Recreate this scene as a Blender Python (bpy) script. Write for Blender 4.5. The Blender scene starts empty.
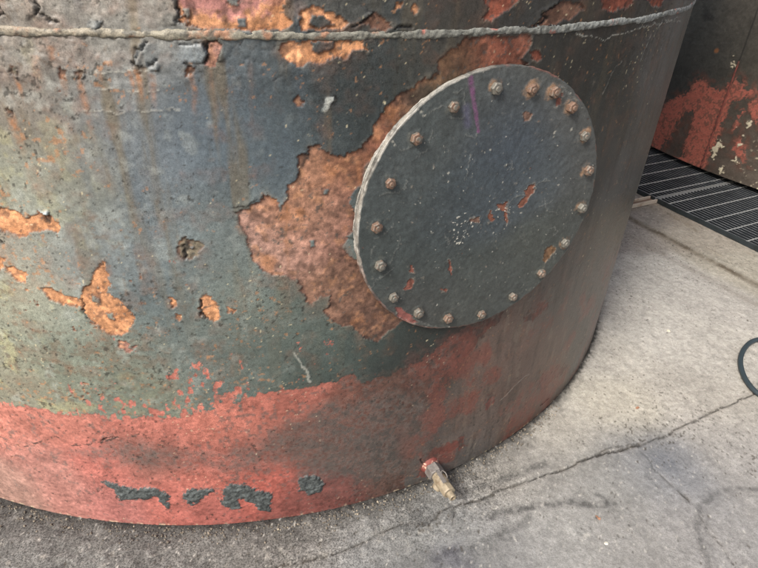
import bpy, bmesh, math, random
import numpy as np
from mathutils import Matrix, Vector
random.seed(4)
rad = math.radians
scene = bpy.context.scene
COL = scene.collection

# ------------------------------------------------------------------ survey
# camera found by fitting the tank's circles; everything is in metres, z up,
# tank axis at the origin, floor at z = 0.
CAM_D, CAM_H, YAW, PITCH, ROLL, FPX = 2.6895, 1.4466, .2256, -.5697, .045, 569.93
R, Z_SEAM = 1.663, 1.2757
M_AZ, M_Z, M_OFF, M_TY, M_TP, M_R = .2908, .9073, .02, -.0605, .0134, .31
cy, sy, cp, sp = math.cos(YAW), math.sin(YAW), math.cos(PITCH), math.sin(PITCH)
FW = np.array([sy*cp, cy*cp, sp]); RI = np.array([cy, -sy, 0.]); UP = np.cross(RI, FW)
RI2 = math.cos(ROLL)*RI + math.sin(ROLL)*UP
UP2 = -math.sin(ROLL)*RI + math.cos(ROLL)*UP
CAM = np.array([0., -CAM_D, CAM_H])

def ray(x, y):
    return FW*FPX + RI2*(x-379.) + UP2*(284.-y)
def on_plane(x, y, c, n):
    d = ray(x, y); return CAM + d*(((c-CAM) @ n)/(d @ n))
def G(x, y, z=0.):                      # point of the floor (or a level z)
    d = ray(x, y); return CAM + d*((z-CAM[2])/d[2])
def T(x, y):                            # (arc length, height) on the tank wall
    d = ray(x, y); a = d[0]**2+d[1]**2; b = 2*(CAM[0]*d[0]+CAM[1]*d[1]); c = CAM[0]**2+CAM[1]**2-R*R
    q = b*b-4*a*c
    t = (-b-math.sqrt(max(q, 0)))/2/a; h = CAM+d*t
    return math.atan2(h[0], -h[1])*R, h[2]
MB_ = M_AZ+M_TY
M_N = np.array([math.sin(MB_)*math.cos(M_TP), -math.cos(MB_)*math.cos(M_TP), math.sin(M_TP)])
M_X = np.array([math.cos(MB_), math.sin(MB_), 0.])
M_Zv = np.cross(M_X, M_N); M_Zv = M_Zv if M_Zv[2] > 0 else -M_Zv
M_C = np.array([math.sin(M_AZ)*(R+M_OFF), -math.cos(M_AZ)*(R+M_OFF), M_Z])
def D(x, y):                            # (x, z) on the cover plate
    h = on_plane(x, y, M_C, M_N)-M_C; return h @ M_X, h @ M_Zv

# ------------------------------------------------------------------ noise
def _h(i, j, s):
    n = (i.astype(np.int64)*374761393 + j.astype(np.int64)*668265263 + s*1442695041) & 0x7fffffff
    n = ((n ^ (n >> 13))*1274126177) & 0x7fffffff
    n = n ^ (n >> 16)
    return (n & 0xffff)/65535.
def vn(x, y, s=0):
    i = np.floor(x); j = np.floor(y); fx = x-i; fy = y-j
    fx = fx*fx*fx*(fx*(fx*6-15)+10); fy = fy*fy*fy*(fy*(fy*6-15)+10)
    a = _h(i, j, s); b = _h(i+1, j, s); c = _h(i, j+1, s); d = _h(i+1, j+1, s)
    return a+(b-a)*fx+(c-a)*fy+(a-b-c+d)*fx*fy
def fbm(x, y, size, o=4, s=0, ax=1., ay=1., g=.5):      # about -1..1
    t = 0.; amp = 1.; tot = 0.; x = x/size/ax; y = y/size/ay
    for k in range(o):
        t = t+amp*(vn(x+17.3*k, y-9.1*k, s+k*7)*2-1); tot += amp
        c_, s_ = .8, .6
        x, y = (x*c_-y*s_)*2.03, (x*s_+y*c_)*2.03; amp *= g
    return t/tot*1.6
def ss(a, b, x):
    t = np.clip((x-a)/(b-a), 0, 1); return t*t*(3-2*t)
def sdf(poly, X, Y, pad=.09):            # signed distance, + inside; -pad far away
    P = np.array(poly, float); out = np.full(X.shape, -pad)
    m = (X > P[:, 0].min()-pad) & (X < P[:, 0].max()+pad) & (Y > P[:, 1].min()-pad) & (Y < P[:, 1].max()+pad)
    x = X[m]; y = Y[m]
    if x.size == 0: return out
    d2 = np.full(x.shape, 1e9); ins = np.zeros(x.shape, bool)
    for (ax, ay), (bx, by) in zip(P, np.roll(P, -1, 0)):
        ex, ey = bx-ax, by-ay; L = ex*ex+ey*ey+1e-12
        t = np.clip(((x-ax)*ex+(y-ay)*ey)/L, 0, 1)
        d2 = np.minimum(d2, (x-ax-t*ex)**2+(y-ay-t*ey)**2)
        c = ((ay > y) != (by > y)) & (x < (bx-ax)*(y-ay)/(by-ay if by != ay else 1e-9)+ax)
        ins ^= c
    d = np.sqrt(d2); out[m] = np.maximum(np.where(ins, d, -d), -pad); return out
def pdist(line, X, Y, pad=.06):          # distance to a polyline
    P = np.array(line, float); out = np.full(X.shape, pad)
    m = (X > P[:, 0].min()-pad) & (X < P[:, 0].max()+pad) & (Y > P[:, 1].min()-pad) & (Y < P[:, 1].max()+pad)
    x = X[m]; y = Y[m]; d2 = np.full(x.shape, 1e9)
    for (ax, ay), (bx, by) in zip(P[:-1], P[1:]):
        ex, ey = bx-ax, by-ay; L = ex*ex+ey*ey+1e-12
        t = np.clip(((x-ax)*ex+(y-ay)*ey)/L, 0, 1)
        d2 = np.minimum(d2, (x-ax-t*ex)**2+(y-ay-t*ey)**2)
    out[m] = np.minimum(np.sqrt(d2), pad); return out
def lin(c):
    c = np.array(c, float)/255.
    return np.where(c <= .04045, c/12.92, ((c+.055)/1.055)**2.4)
KALB = .80
def blend(pts, X, Y, conv, sig, k=None):     # smooth patchwork of base colours
    acc = np.zeros(X.shape+(3,)); w = np.full(X.shape, 1e-9)
    for px, py, c in pts:
        a, b = conv(px, py)[:2]
        g = np.exp(-((X-a)**2+(Y-b)**2)/(2*sig*sig))+1e-7/(1+((X-a)**2+(Y-b)**2)*50)
        acc += g[..., None]*lin(c); w += g
    o = acc/w[..., None]*(KALB if k is None else k)
    return o+(o.mean(-1, keepdims=True)-o)*.15
def mix(C, c, m):
    c = np.asarray(c, float)
    return C+(c-C)*m[..., None]

# ------------------------------------------------------------------ mesh helpers
def tag(o, label=None, cat=None, group=None, kind=None):
    if label: o['label'] = label
    if cat: o['category'] = cat
    if group: o['group'] = group
    if kind: o['kind'] = kind
    return o
def link(name, me, mat=None, parent=None):
    o = bpy.data.objects.new(name, me); COL.objects.link(o)
    if mat: me.materials.append(mat)
    if parent: o.parent = parent
    return o
def empty(name, loc=(0, 0, 0)):
    o = bpy.data.objects.new(name, None); COL.objects.link(o); o.location = loc
    o.empty_display_size = .1; return o
def grid_mesh(name, V, nu, nv, colr=None, extra=None, wrap=False, flip=False, smooth=True):
    """V is (nu*nv, 3), u-major"""
    me = bpy.data.meshes.new(name)
    i, j = np.meshgrid(np.arange(nu if wrap else nu-1), np.arange(nv-1), indexing='ij')
    i2 = (i+1) % nu
    q = np.stack([i*nv+j, i2*nv+j, i2*nv+j+1, i*nv+j+1], -1).reshape(-1, 4)
    if flip: q = q[:, ::-1]
    n = len(q)
    me.vertices.add(len(V)); me.vertices.foreach_set('co', np.ascontiguousarray(V, dtype=np.float32).ravel())
    me.loops.add(n*4); me.loops.foreach_set('vertex_index', np.ascontiguousarray(q, dtype=np.int32).ravel())
    me.polygons.add(n); me.polygons.foreach_set('loop_start', np.arange(0, n*4, 4, dtype=np.int32))
    me.update(calc_edges=True)
    if smooth: me.polygons.foreach_set('use_smooth', np.ones(n, bool))
    put_attrs(me, colr, extra)
    me.validate(); return me
def put_attrs(me, colr=None, extra=None):
    if colr is not None:
        a = me.attributes.new('tint', 'FLOAT_COLOR', 'POINT')
        a.data.foreach_set('color', np.concatenate([colr.reshape(-1, 3), np.ones((colr.size//3, 1))], 1).astype(np.float32).ravel())
    for k, v in (extra or {}).items():
        a = me.attributes.new(k, 'FLOAT', 'POINT'); a.data.foreach_set('value', v.astype(np.float32).ravel())
def bm_obj(name, bm, mat, parent=None, smooth=False):
    me = bpy.data.meshes.new(name); bmesh.ops.recalc_face_normals(bm, faces=bm.faces)
    bm.to_mesh(me); bm.free()
    if smooth:
        for p in me.polygons: p.use_smooth = True
    return link(name, me, mat, parent)
def lathe(bm, prof, mtx, seg=32, twist=0.):
    """profile [(x_along, radius)] turned about local X"""
    rows = []
    for x, r in prof:
        if r < 1e-6: rows.append([bm.verts.new(mtx @ Vector((x, 0, 0)))]); continue
        rows.append([bm.verts.new(mtx @ Vector((x, r*math.cos(2*math.pi*k/seg+twist), r*math.sin(2*math.pi*k/seg+twist)))) for k in range(seg)])
    for a, b in zip(rows, rows[1:]):
        for k in range(seg):
            v = [a[k % len(a)], a[(k+1) % len(a)], b[(k+1) % len(b)], b[k % len(b)]]
            u = []
            for q in v:
                if q not in u: u.append(q)
            if len(u) > 2: bm.faces.new(u)
def box(bm, mtx, x0, x1, y0, y1, z0, z1, bev=0.):
    vs = [bm.verts.new(mtx @ Vector(p)) for p in ((x0, y0, z0), (x1, y0, z0), (x1, y1, z0), (x0, y1, z0), (x0, y0, z1), (x1, y0, z1), (x1, y1, z1), (x0, y1, z1))]
    fs = [bm.faces.new([vs[i] for i in f]) for f in ((3, 2, 1, 0), (4, 5, 6, 7), (0, 1, 5, 4), (1, 2, 6, 5), (2, 3, 7, 6), (3, 0, 4, 7))]
    if bev:
        es = list({e for f in fs for e in f.edges})
        bmesh.ops.bevel(bm, geom=es, offset=bev, segments=2, affect='EDGES', profile=.5)
def tube(bm, pts, r, seg=10, closed=False):
    pts = [Vector(p) for p in pts]; n = len(pts); rows = []
    prev = None
    for i, p in enumerate(pts):
        t = (pts[(i+1) % n if closed else min(i+1, n-1)]-pts[i-1 if (closed or i) else 0]).normalized()
        a = prev-t*prev.dot(t) if prev is not None else (Vector((0, 0, 1)) if abs(t.z) < .9 else Vector((1, 0, 0)))-t*((Vector((0, 0, 1)) if abs(t.z) < .9 else Vector((1, 0, 0))).dot(t))
        a.normalize(); prev = a; b = t.cross(a)
        rr = r[i] if hasattr(r, '__len__') else r
        rows.append([bm.verts.new(p+a*rr*math.cos(2*math.pi*k/seg)+b*rr*math.sin(2*math.pi*k/seg)) for k in range(seg)])
    for i in range(n if closed else n-1):
        A = rows[i]; B = rows[(i+1) % n]
        for k in range(seg): bm.faces.new((A[k], A[(k+1) % seg], B[(k+1) % seg], B[k]))
    if not closed: bm.faces.new(rows[0][::-1]); bm.faces.new(rows[-1])

# ------------------------------------------------------------------ materials
class N:
    def __init__(s, name):
        s.m = bpy.data.materials.new(name); s.m.use_nodes = True; s.t = s.m.node_tree; s.t.nodes.clear()
        s.b = s.n('ShaderNodeBsdfPrincipled'); o = s.n('ShaderNodeOutputMaterial'); s.l(s.b.outputs[0], o.inputs[0])
    def n(s, t, **k):
        x = s.t.nodes.new(t)
        for a, b in k.items(): setattr(x, a, b)
        return x
    def l(s, a, b): s.t.links.new(a, b)
    def co(s):
        return s.n('ShaderNodeTexCoord').outputs['Object']
    def noise(s, scale, detail=6, rough=.6, vec=None, stretch=None, dist=0.):
        v = vec or s.co()
        if stretch:
            mp = s.n('ShaderNodeMapping'); mp.inputs['Scale'].default_value = stretch; s.l(v, mp.inputs[0]); v = mp.outputs[0]
        x = s.n('ShaderNodeTexNoise'); x.inputs['Scale'].default_value = scale; x.inputs['Detail'].default_value = detail
        x.inputs['Roughness'].default_value = rough; x.inputs['Distortion'].default_value = dist; s.l(v, x.inputs['Vector']); return x.outputs['Fac']
    def vor(s, scale, feat='F1'):
        x = s.n('ShaderNodeTexVoronoi'); x.feature = feat; x.inputs['Scale'].default_value = scale; s.l(s.co(), x.inputs['Vector']); return x.outputs['Distance']
    def rng(s, v, a, b, c, d):
        x = s.n('ShaderNodeMapRange'); x.interpolation_type = 'SMOOTHSTEP'
        for i, q in zip(('From Min', 'From Max', 'To Min', 'To Max'), (a, b, c, d)): x.inputs[i].default_value = q
        s.l(v, x.inputs['Value']); return x.outputs['Result']
    def mth(s, op, a, b):
        x = s.n('ShaderNodeMath', operation=op)
        for i, q in enumerate((a, b)):
            if isinstance(q, (int, float)): x.inputs[i].default_value = q
            else: s.l(q, x.inputs[i])
        return x.outputs[0]
    def mixc(s, a, b, f, mode='MIX'):
        x = s.n('ShaderNodeMix', data_type='RGBA', blend_type=mode)
        for i, q in ((0, f), (6, a), (7, b)):
            if isinstance(q, (int, float)): x.inputs[i].default_value = q
            elif isinstance(q, (tuple, list)) or type(q).__name__ == 'ndarray': x.inputs[i].default_value = (*[float(z) for z in q[:3]], 1)
            else: s.l(q, x.inputs[i])
        return x.outputs[2]
    def attr(s, name, out='Color'):
        x = s.n('ShaderNodeAttribute'); x.attribute_name = name; return x.outputs[out]
    def scale(s, c, f):          # colour * scalar
        x = s.n('ShaderNodeVectorMath', operation='SCALE'); s.l(c, x.inputs[0])
        if isinstance(f, (int, float)): x.inputs['Scale'].default_value = f
        else: s.l(f, x.inputs['Scale'])
        return x.outputs[0]
    def bump(s, h, dist, strength=1., prev=None):
        x = s.n('ShaderNodeBump'); x.inputs['Distance'].default_value = dist; x.inputs['Strength'].default_value = strength; s.l(h, x.inputs['Height'])
        if prev: s.l(prev, x.inputs['Normal'])
        return x.outputs[0]
    def out(s, c=None, rough=None, nrm=None, metal=0., spec=None):
        if c is not None: s.l(c, s.b.inputs['Base Color'])
        if isinstance(rough, (int, float)): s.b.inputs['Roughness'].default_value = rough
        elif rough is not None: s.l(rough, s.b.inputs['Roughness'])
        if nrm: s.l(nrm, s.b.inputs['Normal'])
        s.b.inputs['Metallic'].default_value = metal
        if spec is not None: s.b.inputs['Specular IOR Level'].default_value = spec
        return s.m

def paint_material(name, speck=.25):
    m = N(name); c = m.attr('tint'); g = m.attr('gloss', 'Fac'); k = m.attr('grain', 'Fac')
    fine = m.noise(420, 4, .7); med = m.noise(110, 5, .65)
    amt = m.mth('ADD', m.mth('MULTIPLY', m.mth('SUBTRACT', fine, .5), m.mth('ADD', m.mth('MULTIPLY', k, 1.8), 1.2)),
                m.mth('MULTIPLY', m.mth('SUBTRACT', med, .5), .95))
    c2 = m.scale(c, m.mth('ADD', amt, 1.))
    dots = m.rng(m.noise(300, 2, .5), .74, .80, 0., speck)
    c3 = m.mixc(c2, lin((190, 185, 165)), dots)
    pits = m.rng(m.noise(230, 3, .6, dist=.5), .34, .26, 0., .6)
    c4 = m.mixc(c3, (.02, .02, .02), pits)
    hf = m.mth('MULTIPLY', m.noise(320, 4, .7), m.mth('ADD', k, .05)); b = m.bump(hf, .0008, .7); b = m.bump(m.mth('MULTIPLY', m.noise(140, 3, .6), m.mth('ADD', k, .02)), .0015, .5, b)
    r = m.mth('ADD', g, m.mth('MULTIPLY', m.mth('SUBTRACT', med, .5), .3))
    return m.out(c4, r, b, spec=.42)
M_tank = paint_material('weathered_paint')
M_cover = paint_material('cover_paint', .12)

def simple(name, c, rough=.6, var=.5, scale=60, metal=0., c2=None, bumpd=.001, thr=(.5, .62), spec=.5, rnd=False):
    m = N(name); nz = m.noise(scale, 6, .65)
    col = m.mixc(lin(c)*.8, lin(c2 if c2 else c)*.8, m.rng(m.noise(scale*.5, 5, .7), thr[0], thr[1], 0, 1))
    if rnd:
        oi = m.n('ShaderNodeObjectInfo').outputs['Random']
        sh = m.n('ShaderNodeCombineXYZ'); m.l(m.mth('MULTIPLY', oi, 31.), sh.inputs[0])
        ad = m.n('ShaderNodeVectorMath', operation='ADD'); m.l(m.co(), ad.inputs[0]); m.l(sh.outputs[0], ad.inputs[1])
        a = m.noise(scale, 5, .7, vec=ad.outputs[0])
        t = m.mth('ADD', a, m.mth('MULTIPLY', m.mth('SUBTRACT', oi, .5), .25))
        col = m.mixc(lin(c)*.8, lin(c2)*.8, m.rng(t, thr[0], thr[1], 0, 1))
    col = m.scale(col, m.mth('ADD', m.mth('MULTIPLY', m.mth('SUBTRACT', nz, .5), var*2), 1.))
    return m.out(col, rough, m.bump(m.noise(scale*4, 4, .65), bumpd, .8), metal, spec)

# ================================================================== TANK SHELL
def axis_steps(parts):
    v = []
    for a, b, st in parts: v += list(np.arange(a, b-st*.5, st))
    return np.array(v+[parts[-1][1]])
FS = .0026
s_ax = axis_steps([(-math.pi*R, -1.25*R, .06), (-1.25*R, -.64*R, .012), (-.64*R, .98*R, FS), (.98*R, 1.4*R, .008), (1.4*R, math.pi*R-.06, .06)])
z_ax = axis_steps([(.007, 1.44, FS), (1.44, 1.62, .02), (1.62, 3.0, .15)])
S, Z = np.meshgrid(s_ax, z_ax, indexing='ij')
Tp = lambda pts: [T(*p) for p in pts]
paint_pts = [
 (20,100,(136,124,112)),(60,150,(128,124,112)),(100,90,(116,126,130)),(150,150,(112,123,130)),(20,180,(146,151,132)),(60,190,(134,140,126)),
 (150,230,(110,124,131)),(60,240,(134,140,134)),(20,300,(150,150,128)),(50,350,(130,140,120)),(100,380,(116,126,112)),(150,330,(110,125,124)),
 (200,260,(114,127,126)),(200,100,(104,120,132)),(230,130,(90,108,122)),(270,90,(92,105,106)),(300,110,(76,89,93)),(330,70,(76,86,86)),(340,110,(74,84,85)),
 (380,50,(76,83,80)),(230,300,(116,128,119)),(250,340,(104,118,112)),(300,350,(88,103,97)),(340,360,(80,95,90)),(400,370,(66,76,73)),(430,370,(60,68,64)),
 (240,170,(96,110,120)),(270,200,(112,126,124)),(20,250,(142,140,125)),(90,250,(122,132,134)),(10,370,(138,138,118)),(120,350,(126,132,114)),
 (430,60,(80,80,72)),(560,60,(72,72,68)),(600,70,(66,69,66)),(620,100,(74,76,74)),(610,140,(78,78,76)),(650,60,(104,104,103)),(670,40,(110,110,110)),(630,150,(100,100,98)),  # right-edge greys hold the grazing sky reflection as colour
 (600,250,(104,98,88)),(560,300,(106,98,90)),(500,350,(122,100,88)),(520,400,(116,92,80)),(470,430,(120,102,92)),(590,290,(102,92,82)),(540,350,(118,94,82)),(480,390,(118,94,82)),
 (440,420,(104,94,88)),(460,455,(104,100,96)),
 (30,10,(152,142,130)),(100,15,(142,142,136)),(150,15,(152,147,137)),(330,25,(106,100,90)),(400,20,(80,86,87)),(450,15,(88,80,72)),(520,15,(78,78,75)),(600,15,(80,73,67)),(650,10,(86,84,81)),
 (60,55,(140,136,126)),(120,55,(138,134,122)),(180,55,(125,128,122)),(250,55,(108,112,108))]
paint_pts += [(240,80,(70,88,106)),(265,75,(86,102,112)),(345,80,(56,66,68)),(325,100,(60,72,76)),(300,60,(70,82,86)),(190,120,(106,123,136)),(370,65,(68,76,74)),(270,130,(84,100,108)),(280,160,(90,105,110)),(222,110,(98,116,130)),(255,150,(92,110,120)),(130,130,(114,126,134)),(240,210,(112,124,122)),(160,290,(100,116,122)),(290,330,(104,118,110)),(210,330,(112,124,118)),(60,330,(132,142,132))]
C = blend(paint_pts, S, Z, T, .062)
C = C*(1+.10*fbm(S, Z, .07, 4, 3))[..., None]
# run-off staining: narrow vertical streaks, strongest below the seam
st = fbm(S, Z, .030, 4, 11, 1., 9.); zfade = ss(.55, 1.2, Z)
sleft = ss(.45, -.1, S)
C = mix(C, lin((122, 108, 82))*KALB, np.clip(ss(.15, .9, st)*(.15+.55*zfade)*(.25+.6*sleft), 0, 1))
st2 = fbm(S, Z, .045, 3, 23, 1., 7.)
C = mix(C, lin((92, 106, 118))*KALB, ss(.2, 1., st2)*.45*zfade*ss(.3, 0, S))
# yellow-green bloom and pale dusting on the left
yg = ss(.25, .9, fbm(S, Z, .05, 5, 31)+.3*fbm(S, Z, .012, 3, 32))*ss(-.15, -.6, S)*.45
C = mix(C, lin((172, 168, 122))*KALB, yg)
pale = ss(.35, .9, fbm(S, Z, .03, 5, 37))*ss(.3, -.3, S)*.35
C = mix(C, lin((160, 166, 160))*KALB, pale)
brn = ss(.3, .8, fbm(S, Z, .012, 4, 41)+.6*fbm(S, Z, .15, 3, 43)-.15)*ss(.2, -.4, S)*.45
C = mix(C, lin((120, 102, 84))*KALB, brn)
gloss = np.full(S.shape, .44)-.08*ss(.6, .9, S); grain = np.full(S.shape, .35)
grain = grain+.35*np.clip(fbm(S, Z, .16, 3, 50), -.8, 1)*1.
H = (.00022+.00020*ss(.3, -.2, S))*fbm(S, Z, .0085, 3, 51)+.0004*fbm(S, Z, .03, 3, 52)*ss(1., .2, S)+.0012*fbm(S, Z, .35, 2, 53)
rght = ss(.75, 1.0, S); H = H*(1-.6*rght)

# exposed steel patches --------------------------------------------------
ORG, PNK, BRN, RED, DUL = (210,150,104), (184,136,120), (142,104,84), (160,88,66), (138,128,108)
chips = [
 (BRN, [(462,38),(455,48),(440,55),(436,72),(425,82),(405,92),(393,100),(380,112),(374,127),(374,135),(360,148),(353,152),(345,157),(330,155),(318,148),(309,146),(307,155),(300,158),(299,170),(296,180),(287,188),(287,200),(283,210),(279,207),(273,198),(262,196),(260,203),(248,208),(236,211),(243,228),(250,247),(254,262),(262,270),(272,275),(285,277),(297,279),(303,290),(305,303),(312,304),(320,297),(331,294),(331,305),(326,312),(333,322),(352,326),(365,338),(378,341),(388,330),(400,322),(440,260),(440,160),(500,90),(527,66),(519,58),(527,50),(530,37)]),
 (ORG, [(281,43),(279,53),(290,60),(300,64),(305,60),(325,62),(345,58),(350,50),(366,50),(362,42),(345,40),(300,40)]),
 (ORG, [(176,-9),(180,12),(182,22),(195,26),(230,28),(260,29),(278,28),(290,26),(292,20),(285,14),(282,-9)]),
 (ORG, [(300,20),(303,10),(312,7),(325,13),(340,15),(350,22),(345,29),(335,28),(300,27)]),
 (BRN, [(365,22),(372,14),(385,16),(392,25),(385,30),(370,28)]),
 (ORG, [(396,3),(401,4),(400,8),(396,7)]), (ORG, [(413,3),(418,3),(420,8),(416,12),(412,9)]),
 (RED, [(485,18),(487,8),(484,-6),(516,-6),(515,2),(505,12),(492,20)]),
 (BRN, [(531,28),(545,12),(555,3),(580,3),(583,10),(572,17),(560,22),(545,26)]),
 (RED, [(600,-6),(602,8),(612,12),(620,8),(632,4),(632,-6)]), (RED, [(645,-5),(650,6),(662,4),(665,-5)]),
 (PNK, [(213,38),(206,45),(209,50),(206,63),(215,66),(218,58),(222,45)]),
 (ORG, [(-4,208),(15,210),(25,217),(40,212),(50,217),(60,225),(60,232),(50,232),(35,230),(20,236),(10,230),(-4,227)]),
 (ORG, [(8,270),(15,268),(28,272),(25,282),(15,280)]),
 (ORG, [(42,287),(55,290),(68,296),(78,298),(85,287),(95,275),(103,262),(108,275),(110,283),(104,290),(118,300),(130,310),(135,325),(125,332),(112,335),(100,326),(90,318),(82,308),(72,306),(62,304),(50,297)]),
 (PNK, [(120,340),(135,345),(130,352),(118,347)]),
 (ORG, [(200,297),(208,295),(220,305),(221,318),(212,322),(202,315),(198,308)]),
 (ORG, [(168,298),(176,302),(172,308)]), (ORG, [(230,307),(235,309),(232,313)]), (ORG, [(176,313),(181,317),(178,321)]),
 (DUL, [(181,238),(195,240),(203,245),(197,255),(185,258),(178,248)]),
 (ORG, [(-3,255),(6,260),(5,268),(-3,270)]), (BRN, [(292,98),(298,95),(303,103),(296,106)]),
 (RED, [(496,69),(500,60),(512,57),(520,60),(525,68)]), (RED, [(530,52),(538,50),(542,60),(533,62)]),
 (DUL, [(10,64),(15,67),(17,74),(12,72)]), (DUL, [(77,70),(83,74),(80,80),(76,76)]), (DUL, [(6,104),(12,108),(13,113),(8,111)]),
 (BRN, [(60,70),(66,72),(63,80),(58,77)]), (BRN, [(186,67),(192,70),(190,78),(186,74)])]
keep = [[(374,158),(364,166),(362,178),(365,192),(374,185)], [(364,184),(354,192),(351,202),(355,216),(360,208),(366,195)],
 [(360,226),(347,236),(343,247),(350,257),(358,262),(368,274)], [(310,41),(336,42),(332,51),(318,52),(311,47)],
 [(238,17),(246,17),(246,25),(239,26)], [(311,14),(325,16),(334,24),(318,27),(308,22)], [(324,188),(329,189),(329,195),(325,194)],
 [(309,240),(314,240),(314,246),(310,246)], [(92,297),(99,298),(100,304),(94,303)], [(108,314),(114,314),(115,319),(109,318)],
 [(228,-4),(240,-4),(239,5),(231,4)]]
wx = .0060*fbm(S, Z, .026, 5, 61, g=.62)+.0028*fbm(S, Z, .0075, 3, 62); wz = .0060*fbm(S, Z, .026, 5, 63, g=.62)+.0028*fbm(S, Z, .0075, 3, 64)
F = np.full(S.shape, -.09); CH = np.zeros(S.shape+(3,)); wsum = np.full(S.shape, 1e-9)
for c, p in chips:
    f = sdf(Tp(p), S+wx, Z+wz); F = np.maximum(F, f)
    w = ss(-.03, .0, f)+1e-6; CH += w[..., None]*lin(c); wsum += w
CH = CH/wsum[..., None]*KALB
F = F+.0016
F = np.minimum(F, np.where(S > T(230,200)[0], .02, (1.05-fbm(S, Z, .016, 4, 67))*.012))
for p in keep: F = np.minimum(F, -sdf(Tp(p), S+wx*.7, Z+wz*.7, .05))
# flecks of bare metal strewn through the old paint
fl = fbm(S, Z, .011, 3, 71)*.8+.55*fbm(S, Z, .10, 3, 73)
zone = np.maximum(ss(-.3, -.75, S)*ss(.5, .62, Z)*ss(1., .85, Z), 0)
F = np.maximum(F, np.minimum((fl-1.50+.26*ss(.1, -.3, S)+.16*zone)*.010, .003))
rust_pts = [(260,235,(178,136,120)),(275,255,(184,140,120)),(310,180,(180,126,92)),(320,210,(178,128,100)),(350,165,(164,104,64)),(350,200,(160,108,88)),(350,280,(140,100,78)),(330,290,(156,112,86)),
 (370,320,(126,90,72)),(300,245,(186,134,112)),(285,220,(188,128,88)),(500,50,(150,84,56)),(515,48,(150,96,70)),(430,92,(104,92,72)),(418,100,(92,90,76)),(410,108,(98,88,72)),(440,85,(112,90,66)),(470,60,(142,88,58)),(395,110,(158,94,62)),(380,140,(150,92,68)),
 (455,75,(124,96,64)),(505,44,(176,82,52)),(345,240,(150,104,86)),(390,100,(158,92,60))]
main = ss(-.02, .01, sdf(Tp(chips[0][1]), S, Z))
CH = CH*(1-main[..., None])+blend(rust_pts, S, Z, T, .035)*main[..., None]
top_pink = ss(-.004, .012, sdf(Tp([(170,-12),(180,14),(200,12),(230,17),(262,14),(282,12),(290,-12)]), S+wx*2, Z+wz*2))
CH = mix(CH, lin((186, 128, 120))*KALB, top_pink)
CH = CH*(1+.24*fbm(S, Z, .018, 4, 81)+.15*fbm(S, Z, .006, 3, 82))[..., None]
CH = mix(CH, lin((206, 150, 108))*KALB, ss(.25, .8, fbm(S, Z, .022, 4, 83))*.5*ss(.5, .1, S))
CH = mix(CH, lin((112, 84, 70))*KALB, ss(.2, .8, fbm(S, Z, .022, 5, 85))*.55); CH = mix(CH, lin((196, 132, 84))*KALB, ss(.3, .9, fbm(S, Z, .06, 5, 86))*.5*ss(.45, .2, S))
CH = mix(CH, lin((112, 74, 64))*KALB, ss(.0045, .0008, F+.002*fbm(S, Z, .008, 3, 87))*.55)
CH = mix(CH, lin((92, 96, 92))*KALB, ss(.80, .95, fbm(S, Z, .008, 3, 88)+.35*fbm(S, Z, .05, 2, 89))*.6)
rust = ss(-.0006, .0006, F)
CH = CH*(1+.22*fbm(S, Z, .0075, 3, 84)+.10*fbm(S, Z, .05, 3, 90))[..., None]*.86
C = mix(C, CH, rust)
# paint film standing proud and curling at the break
film = 1-rust
lift = np.exp(-np.clip(-F, 0, 1)/.004)*film*(.4+.9*np.clip(fbm(S, Z, .05, 3, 91)+.3, 0, 1.4))
H = H+film*.0013+lift*.0020-rust*(.0004+.0006*np.clip(fbm(S, Z, .012, 4, 92), -1, 1))
pe = np.exp(-np.clip(-F, 0, 1)/.0035)*film*ss(-.1, .7, fbm(S, Z, .03, 3, 93))   # chalky, worn lip
C = mix(C, lin((150, 140, 124))*KALB, pe*.45)
C = mix(C, lin((150, 96, 66))*KALB, film*np.exp(-np.clip(-F, 0, 1)/.012)*ss(.0, .8, fbm(S, Z, .04, 3, 95))*.35)
gloss = gloss+rust*.3; grain = grain*(1-rust)+rust*.25

# red primer band -----------------------------------------------------------
band = [(-60,392),(0,402),(60,411),(115,417),(175,417),(213,411),(226,399),(240,404),(262,392),(300,388),(335,380),(352,372),(362,380),(390,372),(404,366),(420,358),(446,338),(468,326),(484,318),(503,312),
        (500,322),(482,336),(474,350),(452,370),(430,392),(424,420),(410,450),(406,492)]
bs = Tp(band); bs += [(bs[-1][0], -.05), (bs[0][0]-.8, -.05), (bs[0][0]-.8, bs[0][1])]
fb = sdf(bs, S, Z, .25)
nz1 = fbm(S, Z, .02, 4, 101); nz2 = fbm(S, Z, .0075, 3, 103)
right = ss(T(250,400)[0], T(420,400)[0], S)
rf = fb+.010*nz1+.006*nz2-right*.012*(nz2+.4)
Smin, Smax = T(70,390)[0], T(250,390)[0]
near = (S > Smin) & (S < Smax)
fleck = (fbm(S, Z, .013, 5, 105, 1., 1.7)+.45*fbm(S, Z, .06, 2, 106)-.06-np.clip(-fb, 0, .3)*6)*.02
rf = np.maximum(rf, np.where(near, fleck, -.1))
fl2 = (fbm(S, Z, .010, 3, 107)-1.18-np.clip(-fb-.02, 0, .5)*2.2)*.02
rf = np.maximum(rf, np.where(S < T(480,350)[0], fl2, -.1))
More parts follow.
